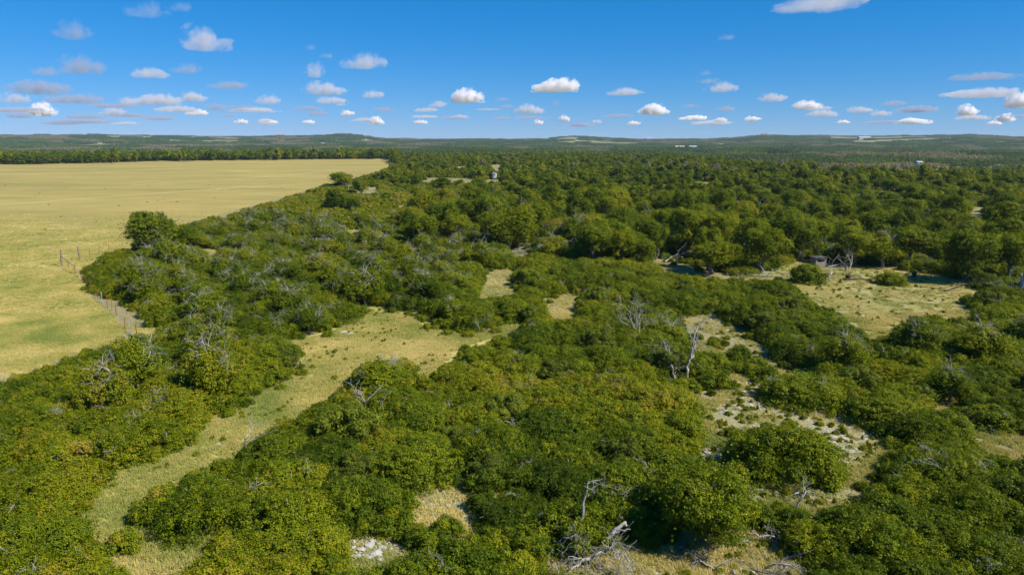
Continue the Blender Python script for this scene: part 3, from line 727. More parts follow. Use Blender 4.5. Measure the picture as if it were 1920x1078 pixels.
# far woodland: patches of trees over the valley and the ridges
P = []; y = 880.0
while y < 5200:
    st = 46 + (y - 880) * .006; hw = .85 * y; m = int(2 * hw / st)
    xs = -hw + (np.arange(m) + rng.random(m)) * st; P.append(np.stack([xs, np.full(m, y) + rng.uniform(-.5, .5, m) * st], 1)); y += st * .95
P = np.concatenate(P)
FIELDS = [ # far hay fields: bearing px from, to, distance from, to
    (50, 175, 3550, 4150), (185, 300, 3500, 3750), (300, 455, 3900, 4250), (75, 470, 3700, 3860), (330, 480, 3200, 3300), (690, 710, 3500, 3700),
    (1045, 1075, 3750, 4350), (1075, 1180, 3300, 3620), (1265, 1372, 2300, 2560), (1545, 1765, 3560, 4000), (1580, 1770, 3150, 3330),
    (380, 460, 1500, 1640), (1430, 1465, 1500, 1640), (1500, 1560, 1250, 1360), (1545, 1580, 1600, 1800), (1400, 1440, 1120, 1190), (1560, 1600, 1000, 1070), (1370, 1400, 1400, 1500),
    (1630, 1650, 1500, 1700), (1470, 1500, 1800, 2000), (1740, 1790, 900, 960)]
pa = 960 + F * P[:, 0] / P[:, 1]; dd = P[:, 1]
keep = np.ones(len(P), bool)
for a, b, c, d in FIELDS: keep &= ~((pa > a - 30 * F / dd) & (pa < b + 30 * F / dd) & (dd > c - 34) & (dd < d + 34))
gn = np.array([vnoise(a, b, .004, 21) + .6 * vnoise(a, b, .012, 22) for a, b in P])
keep &= ~((gn > .50) & (dd < 3800))
P, gn = P[keep], gn[keep]
gr = np.array([vnoise(a, b, .003, 31) + .6 * vnoise(a, b, .011, 32) for a, b in P])
tp = .06 + .22 * np.array([vnoise(a, b, .005, 33) for a, b in P]) + rng.normal(0, .04, len(P)); tp = np.where(gr > .25, .86, tp)
scatter('far_woodland', np.stack([P[:, 0], P[:, 1], height(P[:, 0], P[:, 1]) - .6], 1), rng.uniform(0, 6.28, len(P)),
        np.stack([np.ones(len(P))] * 2 + [np.clip(1.05 + 1.1 * np.array([vnoise(a, b, .006, 35) for a, b in P]) + rng.normal(0, .22, len(P)), .6, 2.0)], 1), rng.integers(0, 5, len(P)), tp, PATCH,
        'far-off blue-green woodland covering the valley and the ridges to the horizon', 'woodland')
for a, b, c, d in FIELDS:
    nx, ny = 10, 8; V = []; xa, xb = (a - 960) / F, (b - 960) / F
    for j in range(ny):
        for i in range(nx):
            yy = c + (d - c) * j / (ny - 1); u = i / (nx - 1) + .03 * math.sin(j * 2.1 + a)
            if j in (0, ny - 1): u = .04 + .92 * u
            xx = (xa + (xb - xa) * u) * yy; V.append((xx, yy, float(height(xx, yy)) + 1.2))
    me = bpy.data.meshes.new('far_field')
    me.from_pydata(V, [], [(j * nx + i, j * nx + i + 1, (j + 1) * nx + i + 1, (j + 1) * nx + i) for j in range(ny - 1) for i in range(nx - 1)])
    me.materials.append(M_FIELD); me.update(); new_obj('far_field', me, kind='structure')
# tree rows inside the fields on the left ridge are given by the woodland patches between them

# ------------------------------------------------------------------ far buildings
def box_mesh(name, parts_):
    """list of (cx,cy,cz,sx,sy,sz)"""
    V, Fq = [], []
    for cx, cy_, cz, sx, sy, sz in parts_:
        o = len(V)
        for z in (-.5, .5):
            for y in (-.5, .5):
                for x in (-.5, .5): V.append((cx + x * sx, cy_ + y * sy, cz + z * sz))
        Fq += [(o, o + 2, o + 3, o + 1), (o + 4, o + 5, o + 7, o + 6), (o, o + 1, o + 5, o + 4), (o + 2, o + 6, o + 7, o + 3), (o, o + 4, o + 6, o + 2), (o + 1, o + 3, o + 7, o + 5)]
    me = bpy.data.meshes.new(name); me.from_pydata(V, [], Fq); return me
def building(name, pxx, dist, w, dpt, hgt, roof_h, wall_m, roof_m, label, nwin=4, lift=0):
    x = (pxx - 960) / F * dist; z = float(height(x, dist)) + lift
    root = bpy.data.objects.new(name, None); COL.objects.link(root); root.location = (x, dist, z); root.rotation_euler = (0, 0, random.uniform(-.25, .25))
    tag(root, label, 'building')
    wv = box_mesh('wall', [(0, 0, hgt / 2 - 1, w, dpt, hgt + 2)]); wv.materials.append(wall_m); new_obj('wall', wv, root)
    e = .8; V = [(-w / 2 - e, -dpt / 2 - e, hgt), (w / 2 + e, -dpt / 2 - e, hgt), (w / 2 + e, 0, hgt + roof_h), (-w / 2 - e, 0, hgt + roof_h), (w / 2 + e, dpt / 2 + e, hgt), (-w / 2 - e, dpt / 2 + e, hgt)]
    V += [(a, b, c - .25) for a, b, c in V]
    Fq = [(0, 1, 2, 3), (3, 2, 4, 5), (6, 9, 8, 7), (9, 11, 10, 8), (0, 6, 7, 1), (5, 4, 10, 11), (1, 7, 8, 2), (2, 8, 10, 4), (0, 3, 9, 6), (3, 5, 11, 9)]
    rm = bpy.data.meshes.new('roof'); rm.from_pydata(V, [], Fq); rm.materials.append(roof_m); new_obj('roof', rm, root)
    wm = box_mesh('window', [(0, 0, 0, 1.6, .1, 1.3)]); wm.materials.append(WINDOWD)
    for i in range(nwin):
        new_obj('window', wm, root, ((i + .5) / nwin * w - w / 2, -dpt / 2 - .04, hgt * .55))
building('metal_barn', 1747, 1350, 42, 16, 4.5, 2.2, WHITEM, WHITEM, 'long white metal barn in the far valley at the right', 3, 2)
building('metal_shed', 1773, 1370, 14, 10, 4, 1.5, WHITEM, GREYROOF, 'short white shed at the right end of the long barn', 1, 2)
building('farm_shed', 1711, 985, 7.5, 6, 3.6, 1.5, WHITEM, WHITEM, 'small white shed among grey trees, nearer than the long barn', 1, 3)
building('farm_house', 1605, 3400, 60, 20, 8, 5, WHITEM, GREYROOF, 'pale roofed farm building below the right ridge fields', 4, 4)
building('farm_house', 1268, 2500, 30, 14, 7, 4, TANW, TANW, 'tan ranch house left of the pale field in the valley', 3, 3)
building('farm_house', 1292, 2480, 24, 14, 7, 4, WHITEM, GREYROOF, 'white roofed ranch house at the left end of the pale field', 3, 3)
building('farm_house', 1212, 4100, 34, 16, 10, 5, WHITEM, WHITEM, 'white house on the flat horizon right of the mast', 3, 4)
building('farm_house', 1862, 4400, 50, 20, 9, 6, TANW, REDROOF, 'red roofed house on the right end of the ridge', 4, 5)
building('farm_house', 1836, 4380, 40, 20, 8, 6, TANW, REDROOF, 'red roofed house just left of the last house on the ridge', 4, 5)
building('farm_house', 1422, 4350, 36, 20, 9, 6, TANW, REDROOF, 'red roofed house on top of the first right-hand hill', 4, 5)
building('farm_house', 536, 4400, 50, 20, 9, 5, TANW, REDROOF, 'low red roofed house on the left ridge', 4, 4)
building('farm_house', 613, 3000, 14, 10, 5, 3, WHITEM, WHITEM, 'tiny white house below the left hill', 2, 3)
# radio mast
mx = (1098 - 960) / F * 4400; mz = float(height(mx, 4400)); mh = 62.0
mt = bpy.data.objects.new('radio_mast', None); COL.objects.link(mt); mt.location = (mx, 4400, mz); tag(mt, 'thin lattice radio mast standing right of the flat-topped hill', 'mast')
legs = [(1.1 * math.cos(a), 1.1 * math.sin(a)) for a in (0.3, 2.4, 4.5)]
for a, b in legs:
    V, Fq = tube([(a, b, -3), (a, b, mh)], .28, 4); new_obj('leg', mesh_np('leg', V, Fq, 4, GREYROOF), mt)
br = []
for i in range(26):
    z0 = i * mh / 26; a, b = legs[i % 3], legs[(i + 1) % 3]; br.append(([(a[0], a[1], z0), (b[0], b[1], z0 + mh / 26)], .14))
V, Fq = tubes(br, 3); new_obj('brace', mesh_np('brace', V, Fq, 4, GREYROOF), mt)

# ------------------------------------------------------------------ water tank
g = ground_at(927, 337); tk = bpy.data.objects.new('water_tank', None); COL.objects.link(tk); tk.location = (g[0], g[1], 0); tk['category'] = 'tank'; tk.scale = (.82, .82, .82)
tk['label'] = 'small white corrugated cylindrical tank standing in the woodland beside a patch of bare grass'
n = 72; th = np.linspace(0, 2 * np.pi, n, endpoint=False); rad = 1.6 + .05 * np.cos(th * 24); V = []
for z in (0.9, 3.9): V += [(r_ * math.cos(t), r_ * math.sin(t), z) for r_, t in zip(rad, th)]
me = bpy.data.meshes.new('tank_wall'); me.from_pydata(V, [], [(i, (i + 1) % n, n + (i + 1) % n, n + i) for i in range(n)] + [tuple(range(n))[::-1]]); me.materials.append(WHITEM); new_obj('tank_wall', me, tk)
V = [(1.75 * math.cos(t), 1.75 * math.sin(t), 3.9) for t in th] + [(1.75 * math.cos(t), 1.75 * math.sin(t), 4.02) for t in th] + [(0, 0, 4.45)]
me = bpy.data.meshes.new('roof'); me.from_pydata(V, [], [(i, (i + 1) % n, n + (i + 1) % n, n + i) for i in range(n)] + [(n + i, n + (i + 1) % n, 2 * n) for i in range(n)] + [tuple(range(n))[::-1]]); me.materials.append(WHITEM); new_obj('roof', me, tk)
me = box_mesh('hatch', [(.1, -1.63, 3.45, .9, .08, .5)]); me.materials.append(WINDOWD); new_obj('hatch', me, tk)
me = box_mesh('leg', [(0, 0, .4, .16, .16, 1.0)]); me.materials.append(GALV)
for a in (.6, 2.2, 3.8, 5.3): new_obj('leg', me, tk, (1.3 * math.cos(a), 1.3 * math.sin(a), 0))

# ------------------------------------------------------------------ wooden hunting hut
g = ground_at(1533, 501); hut = bpy.data.objects.new('wooden_hut', None); COL.objects.link(hut); hut.location = (g[0], g[1], 0); hut.rotation_euler = (0, 0, .18); hut.scale = (.78, .78, .78)
tag(hut, 'small grey wooden hunting hut with flat dark roof and a slot window', 'hut')
def bpart(name, boxes, m, par, loc=None):
    me = box_mesh(name, boxes); me.materials.append(m); return new_obj(name, me, par, loc)
W_, D_, Hh = 2.3, 2.0, 2.35
bpart('wall', [(0, -D_ / 2, .72, W_, .06, 1.3), (0, -D_ / 2, 2.08, W_, .06, .44), (-W_ / 2 + .12, -D_ / 2, 1.61, .24, .06, .46), (W_ / 2 - .12, -D_ / 2, 1.61, .24, .06, .46)], BLINDW, hut)
bpart('wall', [(-W_ / 2, 0.033, 1.18, .06, D_ - .01, 2.24)], BLINDW, hut); bpart('wall', [(W_ / 2, 0.033, 1.18, .06, D_ - .01, 2.24)], BLINDW, hut)
bpart('wall', [(0, D_ / 2, 1.18, W_ - .07, .06, 2.24)], BLINDW, hut)
bpart('window_flap', [(0, -D_ / 2 - .07, 1.88, 1.85, .03, .10)], BLINDW, hut)
bpart('floor', [(0, 0.0, .10, W_ - .08, D_ - .08, .08)], BLINDW, hut)
bpart('roof', [(-.12, -.1, 2.36, W_ + .75, D_ + .6, .10)], BLINDR, hut)
bp = box_mesh('corner_post', [(0, 0, 1.1, .12, .12, 2.4)]); bp.materials.append(POSTW)
for a in (-1, 1):
    new_obj('corner_post', bp, hut, (a * (W_ / 2 + .08), -D_ / 2 - .02, 0)); new_obj('corner_post', bp, hut, (a * (W_ / 2 + .08), D_ / 2 + .02, 0))
bpart('door', [(W_ / 2 + .05, .2, 1.1, .04, .8, 1.8)], POSTW, hut)

# ------------------------------------------------------------------ wire fence
FP = [(258, 633), (246, 627), (235, 618), (226, 607), (219, 592), (210, 583), (202, 577), (192, 567), (183, 560), (172, 549), (162, 537), (155, 527), (149, 520), (142, 514), (129, 503), (122, 498)]
FP2 = [(116, 498.5), (149, 488), (168, 482), (186, 477), (205, 473), (224, 468)]
fence = bpy.data.objects.new('wire_fence', None); COL.objects.link(fence); tag(fence, 'barbed wire fence with rusty steel posts running from the timber corner down along the thicket', 'fence')
g0 = ground_at(142, 514); fence.location = (g0[0], g0[1], 0)
def frel(px, py, z=0): g = ground_at(px, py); return np.array([g[0] - g0[0], g[1] - g0[1], z])
tp_me = box_mesh('post', [(0, 0, .65, .045, .012, 1.7), (0, .03, .65, .012, .06, 1.7)]); tp_me.materials.append(RUST)
tpw = tp_me.copy(); tpw.materials.clear(); tpw.materials.append(GALV)
for i, (a, b) in enumerate(FP[:-1]):
    o = new_obj('post', tpw if i in (1, 3, 7, 12) else tp_me, fence, frel(a, b)); o.rotation_euler = (random.uniform(-.06, .06), random.uniform(-.08, .08), random.uniform(0, 3)); o.scale = (1.3, 1.3, random.uniform(.95, 1.08))
def timber(par, p, hgt, r, lean=(0, 0)):
    rg = np.random.default_rng(int(hgt * 100)); P_ = wiggle(rg, (0, 0, -.5), (lean[0] * hgt, lean[1] * hgt, hgt), 6, .02)
    V, Fq = tube(P_, [r, r * 1.05, r * .95, r, r * .9, r * .8], 8); me = bpy.data.meshes.new('post'); me.from_pydata(V.tolist(), [], Fq.tolist() + [tuple(range(40, 48))]); me.materials.append(POSTW)
    return new_obj('post', me, par, p)
timber(fence, frel(116, 499), 3.0, .15, (.06, 0))
V, Fq = tubes([([frel(116, 499, 1.9), frel(142, 514, 1.25)], .06)], 6); me = mesh_np('rail', V, Fq, 4, POSTW); new_obj('rail', me, fence)
for zz in (.35, .65, .95, 1.25):
    P_ = [frel(a, b, zz + (.02 if i % 2 else -.02)) for i, (a, b) in enumerate(FP)]
    V, Fq = tube(P_, .008, 3); new_obj('wire', mesh_np('wire', V, Fq, 4, RUST), fence)
fence2 = bpy.data.objects.new('wire_fence', None); COL.objects.link(fence2); tag(fence2, 'sparse wire fence running right from the second timber post towards the lone oak', 'fence')
fence2.location = (g0[0], g0[1], 0)
timber(fence2, frel(149, 488), 2.6, .15, (.0, 0))
for i, (a, b) in enumerate(FP2[2:]):
    o = new_obj('post', tp_me, fence2, frel(a, b)); o.rotation_euler = (0, [.1, .15, -.1, .5][i], random.uniform(0, 3)); o.scale = (1.3, 1.3, 1.1)
for zz in (.4, .8, 1.2):
    P_ = [frel(a, b, zz) for a, b in FP2[1:]]; V, Fq = tube(P_, .008, 3); new_obj('wire', mesh_np('wire', V, Fq, 4, RUST), fence2)

# ------------------------------------------------------------------ dead wood
def dead_obj(name, tb, label, cat, loc, rz=0, sides=6, mat=DEAD, group=None):
    root = bpy.data.objects.new(name, None); COL.objects.link(root); root.location = [float(v) for v in loc]; root.rotation_euler = (0, 0, rz)
    tag(root, label, cat, group)
    big = [t for t in tb if t[1].max() > .045]; small = [t for t in tb if t[1].max() <= .045]
    if not big: big, small = small[:1], small[1:]
    V, Fq = tubes(big[:1], sides + 2); new_obj('trunk', mesh_np('trunk', V, Fq, 4, mat), root)
    if big[1:]:
        for t in big[1:8]:
            V, Fq = tubes([t], sides); new_obj('limb', mesh_np('limb', V, Fq, 4, mat), root)
        rest = big[8:] + small
    else: rest = small
    if rest:
        V, Fq = tubes(rest, 4); new_obj('twigs', mesh_np('twigs', V, Fq, 4, mat), root)
    return root
def traced(Y0, lines, seed, twig=2, fat=.72):
    """limbs drawn through bearings at about the distance Y0: px, py, depth offset, radius"""
    rg = np.random.default_rng(seed); out = []; base = None
    for ln in lines:
        P_ = np.array([at_depth(a, b, Y0 + c) for a, b, c, r_ in ln]); r_ = np.array([q[3] for q in ln]) * fat
        t = np.linspace(0, 1, len(P_)); tt_ = np.linspace(0, 1, len(P_) * 3 - 2); S = np.stack([np.interp(tt_, t, P_[:, i]) for i in range(3)], 1)
        S[1:-1] += rg.normal(size=S[1:-1].shape) * .03 * (1 + np.linalg.norm(P_[0] - P_[-1]) * .15)
        S[:, 2] = np.maximum(S[:, 2], -.2)
        out.append((S, np.interp(tt_, t, r_)))
    base = out[0][0][0].copy(); base[2] = 0
    extra = []
    for S, r_ in out:
        for k_ in range(twig):
            i = rg.integers(len(S) // 2, len(S)); branching(rg, S[i], rg.normal(size=3) + np.array([0, 0, .3]), rg.uniform(.4, 1.1), min(.035, r_[i] * .6), 1, extra, .8, 0, (1, 3), .006)
    return [(S - base, r_) for S, r_ in out + extra], base
# foreground leaning snag
Y0 = ground_at(1093, 1022)[1]
tb, b = traced(Y0, [
    [(1092, 1022, 0, .17), (1094, 1000, 0, .15), (1090, 985, 0, .14), (1093, 960, -.1, .11), (1097, 935, -.2, .085), (1103, 908, -.3, .06), (1112, 903, -.3, .045), (1133, 897, -.4, .03)],
    [(1083, 1010, .3, .10), (1085, 995, .2, .10), (1088, 985, 0, .09)],
    [(1083, 988, 0, .07), (1078, 1005, -.5, .06), (1064, 1025, -1.0, .05), (1056, 1042, -1.4, .035), (1044, 1062, -1.8, .03)],
    [(1068, 978, .2, .035), (1058, 992, .1, .03), (1044, 1008, .1, .02)], [(1083, 984, 0, .03), (1072, 980, .3, .025), (1066, 975, .5, .02)],
    [(1112, 904, -.3, .02), (1114, 911, -.3, .015), (1117, 914, -.3, .01)], [(1124, 900, -.3, .02), (1129, 908, -.3, .012), (1131, 912, -.4, .01)]], 7, 3)
dead_obj('dead_snag', tb, 'tall leaning dead snag with one hooked top branch at the bottom centre', 'dead tree', b)
Y0 = ground_at(1100, 1075)[1]
tb, b = traced(Y0, [
    [(1050, 1082, -.4, .12), (1075, 1066, 0, .13), (1090, 1052, .3, .14), (1110, 1043, .4, .13), (1125, 1035, .3, .11), (1145, 1028, .2, .09), (1155, 1033, 0, .07), (1172, 1040, -.1, .05), (1182, 1055, -.3, .04)],
    [(1155, 1033, 0, .07), (1159, 1045, -.2, .06), (1165, 1060, -.4, .05), (1155, 1075, -.6, .04)], [(1165, 1055, -.3, .04), (1178, 1062, -.4, .035), (1188, 1075, -.6, .03)],
    [(1120, 1040, .3, .04), (1105, 1025, .8, .035), (1090, 1035, .9, .03), (1065, 1040, 1, .02)], [(1145, 1028, .2, .03), (1150, 1015, .6, .02), (1156, 1012, .6, .015)],
    [(1105, 1050, .1, .03), (1107, 1060, -.3, .025), (1098, 1075, -.6, .02)], [(1118, 1045, .1, .03), (1124, 1060, -.3, .02), (1130, 1072, -.6, .015)],
    [(1050, 1082, -.4, .06), (1046, 1070, 0, .05), (1040, 1062, .3, .03)]], 8, 16, .6)
dead_obj('fallen_tree', tb, 'fallen grey dead tree with curled limbs lying at the bottom edge under the snag', 'dead tree', b)
Y0 = ground_at(1140, 1040)[1]
tb, b = traced(Y0, [[(1133, 1015, 0, .17), (1145, 1003, .1, .16), (1160, 990, .2, .14), (1172, 980, .3, .13), (1175, 984, .3, .09)], [(1152, 1000, .1, .08), (1165, 994, 0, .07), (1182, 992, -.1, .04)]], 9, 0)
dead_obj('broken_trunk', tb, 'thick broken dead trunk jutting up to the right of the snag', 'dead tree', b)
Y0 = ground_at(1430, 1022)[1]
tb, b = traced(Y0, [
    [(1378, 1022, -.2, .07), (1386, 1015, 0, .07), (1404, 1012, .2, .05)],
    [(1411, 993, .5, .04), (1420, 1002, .3, .06), (1429, 1008, .2, .08), (1436, 1003, .2, .08), (1445, 1003, .1, .07), (1462, 1008, 0, .05), (1476, 1010, 0, .04), (1492, 1022, -.2, .02)],
    [(1445, 1005, .1, .05), (1444, 1018, -.1, .04), (1455, 1023, -.3, .03), (1463, 1034, -.4, .02)], [(1447, 1012, 0, .03), (1462, 1022, -.1, .025), (1470, 1032, -.3, .015)],
    [(1429, 1008, .2, .05), (1432, 1016, .1, .04)], [(1462, 1008, 0, .03), (1462, 998, .3, .02), (1466, 994, .3, .012)], [(1476, 1010, 0, .02), (1483, 1002, .2, .015)]], 10, 4)
dead_obj('fallen_branch', tb, 'bleached crooked dead branch lying in the grass below the big oval shrub', 'branch', b)
Y0 = ground_at(1400, 1070)[1]
rg = np.random.default_rng(77); tb = []
for i in range(9): branching(rg, (rg.uniform(-2.2, 2.4), rg.uniform(-.6, .6), .15), (rg.normal(), rg.normal() * .6, .25), rg.uniform(1.0, 1.8), .05, 3, tb, .9, -.06, (2, 4), .007)
for P_, r_ in tb: P_[:, 2] = np.abs(P_[:, 2])
g = ground_at(1395, 1062); dead_obj('brush_pile', tb, 'tangle of grey dead twigs at the bottom edge right of centre', 'brush pile', g)
rg = np.random.default_rng(78); tb = []
for i in range(8): branching(rg, (rg.uniform(-1.6, 1.4), rg.uniform(-.8, .8), .3), (rg.normal(), rg.normal() * .6, .6), rg.uniform(1.0, 1.7), .035, 3, tb, .9, -.03, (2, 4), .006)
for P_, r_ in tb: P_[:, 2] = np.abs(P_[:, 2])
g = ground_at(1055, 1050); dead_obj('brush_pile', tb, 'thin grey dead twigs spreading left of the leaning snag', 'brush pile', g)
# two standing dead trees in the middle
Y0 = ground_at(1287, 716)[1]
tb, b = traced(Y0, [
    [(1287, 716, 0, .22), (1288, 700, 0, .20), (1290, 680, 0, .18), (1297, 665, 0, .14), (1298, 650, 0, .12), (1299, 635, 0, .10), (1306, 615, .2, .08), (1315, 604, .3, .05), (1321, 594, .4, .03)],
    [(1290, 678, 0, .13), (1301, 668, .5, .11), (1301, 652, .6, .10), (1303, 640, .7, .08), (1311, 616, .8, .05), (1330, 593, 1.2, .03)],
    [(1298, 650, 0, .06), (1308, 640, -.4, .05), (1313, 645, -.8, .04), (1325, 655, -1, .02)], [(1298, 635, 0, .05), (1292, 625, .2, .04), (1286, 610, .4, .02)],
    [(1303, 640, .5, .04), (1311, 630, .4, .03), (1314, 618, .5, .02)]], 12, 4)
dead_obj('dead_tree', tb, 'tall forked grey dead tree standing in the thicket, the taller of the middle pair', 'dead tree', b)
Y0 = ground_at(1264, 716)[1]
tb, b = traced(Y0, [
    [(1264, 716, 0, .14), (1260, 690, 0, .11), (1254, 672, 0, .10), (1250, 660, .1, .07), (1247, 648, .2, .05), (1244, 640, .3, .03)],
    [(1254, 672, 0, .07), (1255, 658, -.2, .06), (1250, 645, -.3, .04)], [(1266, 716, .1, .08), (1267, 692, .3, .06), (1266, 688, .3, .05)],
    [(1254, 672, 0, .04), (1265, 668, .3, .03), (1273, 672, .4, .02)], [(1247, 648, .2, .03), (1230, 648, .6, .02), (1205, 645, 1, .012)], [(1250, 655, 0, .03), (1238, 650, 0, .02)]], 13, 4)
dead_obj('dead_tree', tb, 'short bleached dead tree directly left of the tall forked dead tree', 'dead tree', b)
Y0 = ground_at(1195, 640)[1]
rg = np.random.default_rng(15); tb = []
for i in range(7): branching(rg, (rg.normal() * .3, rg.normal() * .3, 1.0), (rg.uniform(-.9, 1.0), rg.normal() * .3, 1.3), 2.4, .05, 3, tb, .45, .05, (2, 3), .01)
tb.insert(0, (np.array([(0, 0, -.2), (0, 0, .5), (.1, 0, 1.1)]), np.array([.1, .09, .07])))
dead_obj('dead_shrub', tb, 'leafless fan of thin grey twigs left of the two dead trees', 'dead shrub', ground_at(1195, 640))
rg = np.random.default_rng(16); tb = []
for i in range(4): branching(rg, (rg.normal() * .2, 0, 1.0), (rg.uniform(-.9, .3), rg.normal() * .3, .9), 1.9, .045, 2, tb, .5, .02, (2, 3), .01)
tb.insert(0, (np.array([(0, 0, -.2), (0, 0, .5), (0, 0, 1.1)]), np.array([.1, .09, .07])))
dead_obj('dead_shrub', tb, 'small bunch of grey dead twigs above and left of the tall forked dead tree', 'dead shrub', ground_at(1262, 640))
# pale stems at the foot of the round oak by the trail
rg = np.random.default_rng(18); tb = []
for i in range(4): branching(rg, (rg.normal() * .4, -.3, .8), (rg.uniform(-.6, .6), -.2, 1.2), 1.9, .05, 2, tb, .5, .05, (2, 3), .012)
dead_obj('dead_shrub', tb, 'pale bare stems in front of the round-topped oak beside the trail', 'dead shrub', ground_at(690, 780))
# generic dead trees sticking out of the woodland
DT = [(300, 545, 3.6, 'grey leafless tree in the thicket right of the rusty fence posts'), (410, 590, 3.8, 'leafless grey tree between the fence and the bend of the trail'),
      (492, 530, 4.6, 'bleached dead tree left of centre in the thicket above the trail'), (545, 520, 4.4, 'second bleached dead tree right of the one above the trail'),
      (22, 735, 3.4, 'white-grey dead tree at the left edge beside the pasture'), (232, 690, 3.4, 'bare grey crown at the upper left rim of the thicket'),
      (340, 660, 3.2, 'grey bare crown above the left thicket near the fence end'), (330, 770, 3.0, 'grey bare crown in the middle of the left thicket'), (120, 800, 3.0, 'grey bare crown low in the left thicket'),
      (705, 440, 6.0, 'pale dead tree with a stubby trunk at the foot of the middle woodland'), (766, 425, 5.0, 'thin dead trunk right of the stubby pale dead tree'),
      (850, 470, 6.5, 'dead tree with one long bare arm left of the broad middle oaks'), (1190, 455, 5.0, 'pale forked dead tree under the tall middle woodland'),
      (1592, 505, 7.0, 'tall thin dead tree at the far side of the clearing beside the hut'), (652, 358, 6.5, 'leafless grey tree beside the dark oak at the pasture edge'),
      (1065, 322, 9.5, 'big grey bare tree near the far woodland edge, left one'), (1155, 322, 9.5, 'big grey bare tree near the far woodland edge, right one'),
      (1050, 345, 6.0, 'short dead trunk right of the white tank'), (1775, 925, 3.6, 'crooked grey dead tree in the lower right thicket'), (1568, 708, 2.8, 'dark broken trunk in the shrub above the stony patch'),
      (1728, 430, 7.0, 'bare grey tree in the woodland above the right end of the clearing'), (1900, 555, 4.5, 'thick pale broken stump at the right edge of the clearing'),
      (640, 600, 3.4, 'grey bare crown right above the trail bend'), (445, 495, 4.4, 'bleached bare crown behind the fence thicket'), (990, 640, 3.0, 'grey bare twigs in the thicket left of the twig fan'),
      (560, 600, 3.6, 'grey bare crown left above the trail bend'), (1010, 760, 2.8, 'bare twigs in the shrubs below the trail fork'), (1490, 950, 2.6, 'bare twigs below the big oval shrub')]
seen_ = {}
rgd = random.Random(9)
for _ in range(34):
    a, b = (rgd.uniform(250, 900), rgd.uniform(430, 620)) if rgd.random() < .6 else ((rgd.uniform(10, 480), rgd.uniform(680, 860)) if rgd.random() < .4 else (rgd.uniform(640, 1900), rgd.uniform(330, 440)))
    if in_clear(np.array([a]), np.array([b]))[0]: continue
    lab = 'grey leafless oak ' + region_phrase(a, b); seen_[lab] = seen_.get(lab, 0) + 1
    if seen_[lab] > 1: lab = f'{["", "", "second", "third", "fourth", "fifth", "sixth", "seventh", "eighth", "ninth"][min(9, seen_[lab])]} ' + lab
    DT.append((a, b, rgd.uniform(2.8, 3.9) * (1.5 if b < 450 else 1), lab))
proto = {}
for i, (a, b_, h_, lab) in enumerate(DT):
    g = ground_at(a, b_ + 4); k_ = i % 4
    if k_ not in proto:
        root = dead_obj('dead_tree', dead_parts(300 + k_, 5.0, .13, 3), lab, 'dead tree', g); proto[k_] = root
    else:
        r0 = proto[k_]; root = r0.copy(); COL.objects.link(root); root.location = [float(v) for v in g]; root['label'] = lab
        for ch in list(r0.children):
            c = ch.copy(); COL.objects.link(c); c.parent = root
    root['group'] = 'dead trees sticking out of the thicket'
    s = h_ / 5.0; root.scale = (s * (.55 if a == 1592 else 1), s * (.55 if a == 1592 else 1), s); root.rotation_euler = (0, 0, i * 1.7)
# fallen wood in the clearing
FW = [(1560, 523, 5.5, .3, 'long grey fallen log with branches in the clearing left of the round bush'), (1610, 527, 4.0, -.2, 'dark thin log lying in front of the round bush'),
      (1785, 545, 4.0, .5, 'dark fallen branches on the stony ground at the right of the clearing'), (1735, 507, 6.0, .1, 'grey brush pile under the dark leaning oak'),
      (1660, 497, 5.0, .2, 'pale fallen branches right of the tall thin dead tree'), (1850, 528, 4.5, -.3, 'pale fallen limb under the widest dark oak'),
      (1575, 502, 4.0, 0., 'bleached fallen branch right beside the wooden hut'), (1262, 492, 3.6, .4, 'tangle of fallen limbs under the two pale trunks'),
      (1365, 532, 5.0, .1, 'fallen pale limbs on the left arm of the clearing'), (1440, 520, 5.0, -.2, 'brush litter in the shade of the tall oak left of the hut'),
      (915, 484, 5.5, .2, 'grey brush pile below the broad middle oaks'), (975, 474, 5.0, .2, 'fallen grey branches beside the small grass opening')]
for i, (a, b_, ln, rz, lab) in enumerate(FW):
    rg = np.random.default_rng(500 + i); tb = []
    branching(rg, (-ln / 2, 0, .2), (1, 0, .05), ln, .12, 2, tb, .7, 0, (3, 4), .015)
    for q in range(3): branching(rg, (rg.uniform(-ln, ln) * .4, rg.uniform(-1, 1), .15), (rg.normal(), rg.normal(), .3), ln * .4, .06, 2, tb, .9, 0, (2, 4), .012)
    for P_, r_ in tb: P_[:, 2] = .1 + np.abs(P_[:, 2]) * .7
    dead_obj('fallen_branch', tb, lab, 'branch', ground_at(a, b_), rz, 5, CHAR if i in (1, 2) else DEAD)
# tree stumps
def stump(px_, py_, r, h, label, m=POSTW):
    rg = np.random.default_rng(int(px_)); n = 12; V = []; zs = [-.2, .0, h * .4, h * .8, h]
    for j, z in enumerate(zs):
        for i in range(n):
            a = 2 * math.pi * i / n; q = r * (1.35 - .35 * min(1, j / 2)) * (1 + .16 * math.sin(3 * a + px_)) * rg.uniform(.93, 1.07)
            V.append((q * math.cos(a), q * math.sin(a), z + (rg.uniform(-.25, .15) * h if j == 4 else 0)))
    V.append((0, 0, h * .75))
    Fq = [(j * n + i, j * n + (i + 1) % n, (j + 1) * n + (i + 1) % n, (j + 1) * n + i) for j in range(4) for i in range(n)] + [(4 * n + i, 4 * n + (i + 1) % n, 5 * n) for i in range(n)]
    me = bpy.data.meshes.new('tree_stump'); me.from_pydata(V, [], Fq); me.materials.append(m)
    o = new_obj('tree_stump', me, None, ground_at(px_, py_)); tag(o, label, 'stump', 'tree stumps in the clearing')
stump(1590, 525, .35, .9, 'dark jagged tree stump beside the long grey log', CHAR)
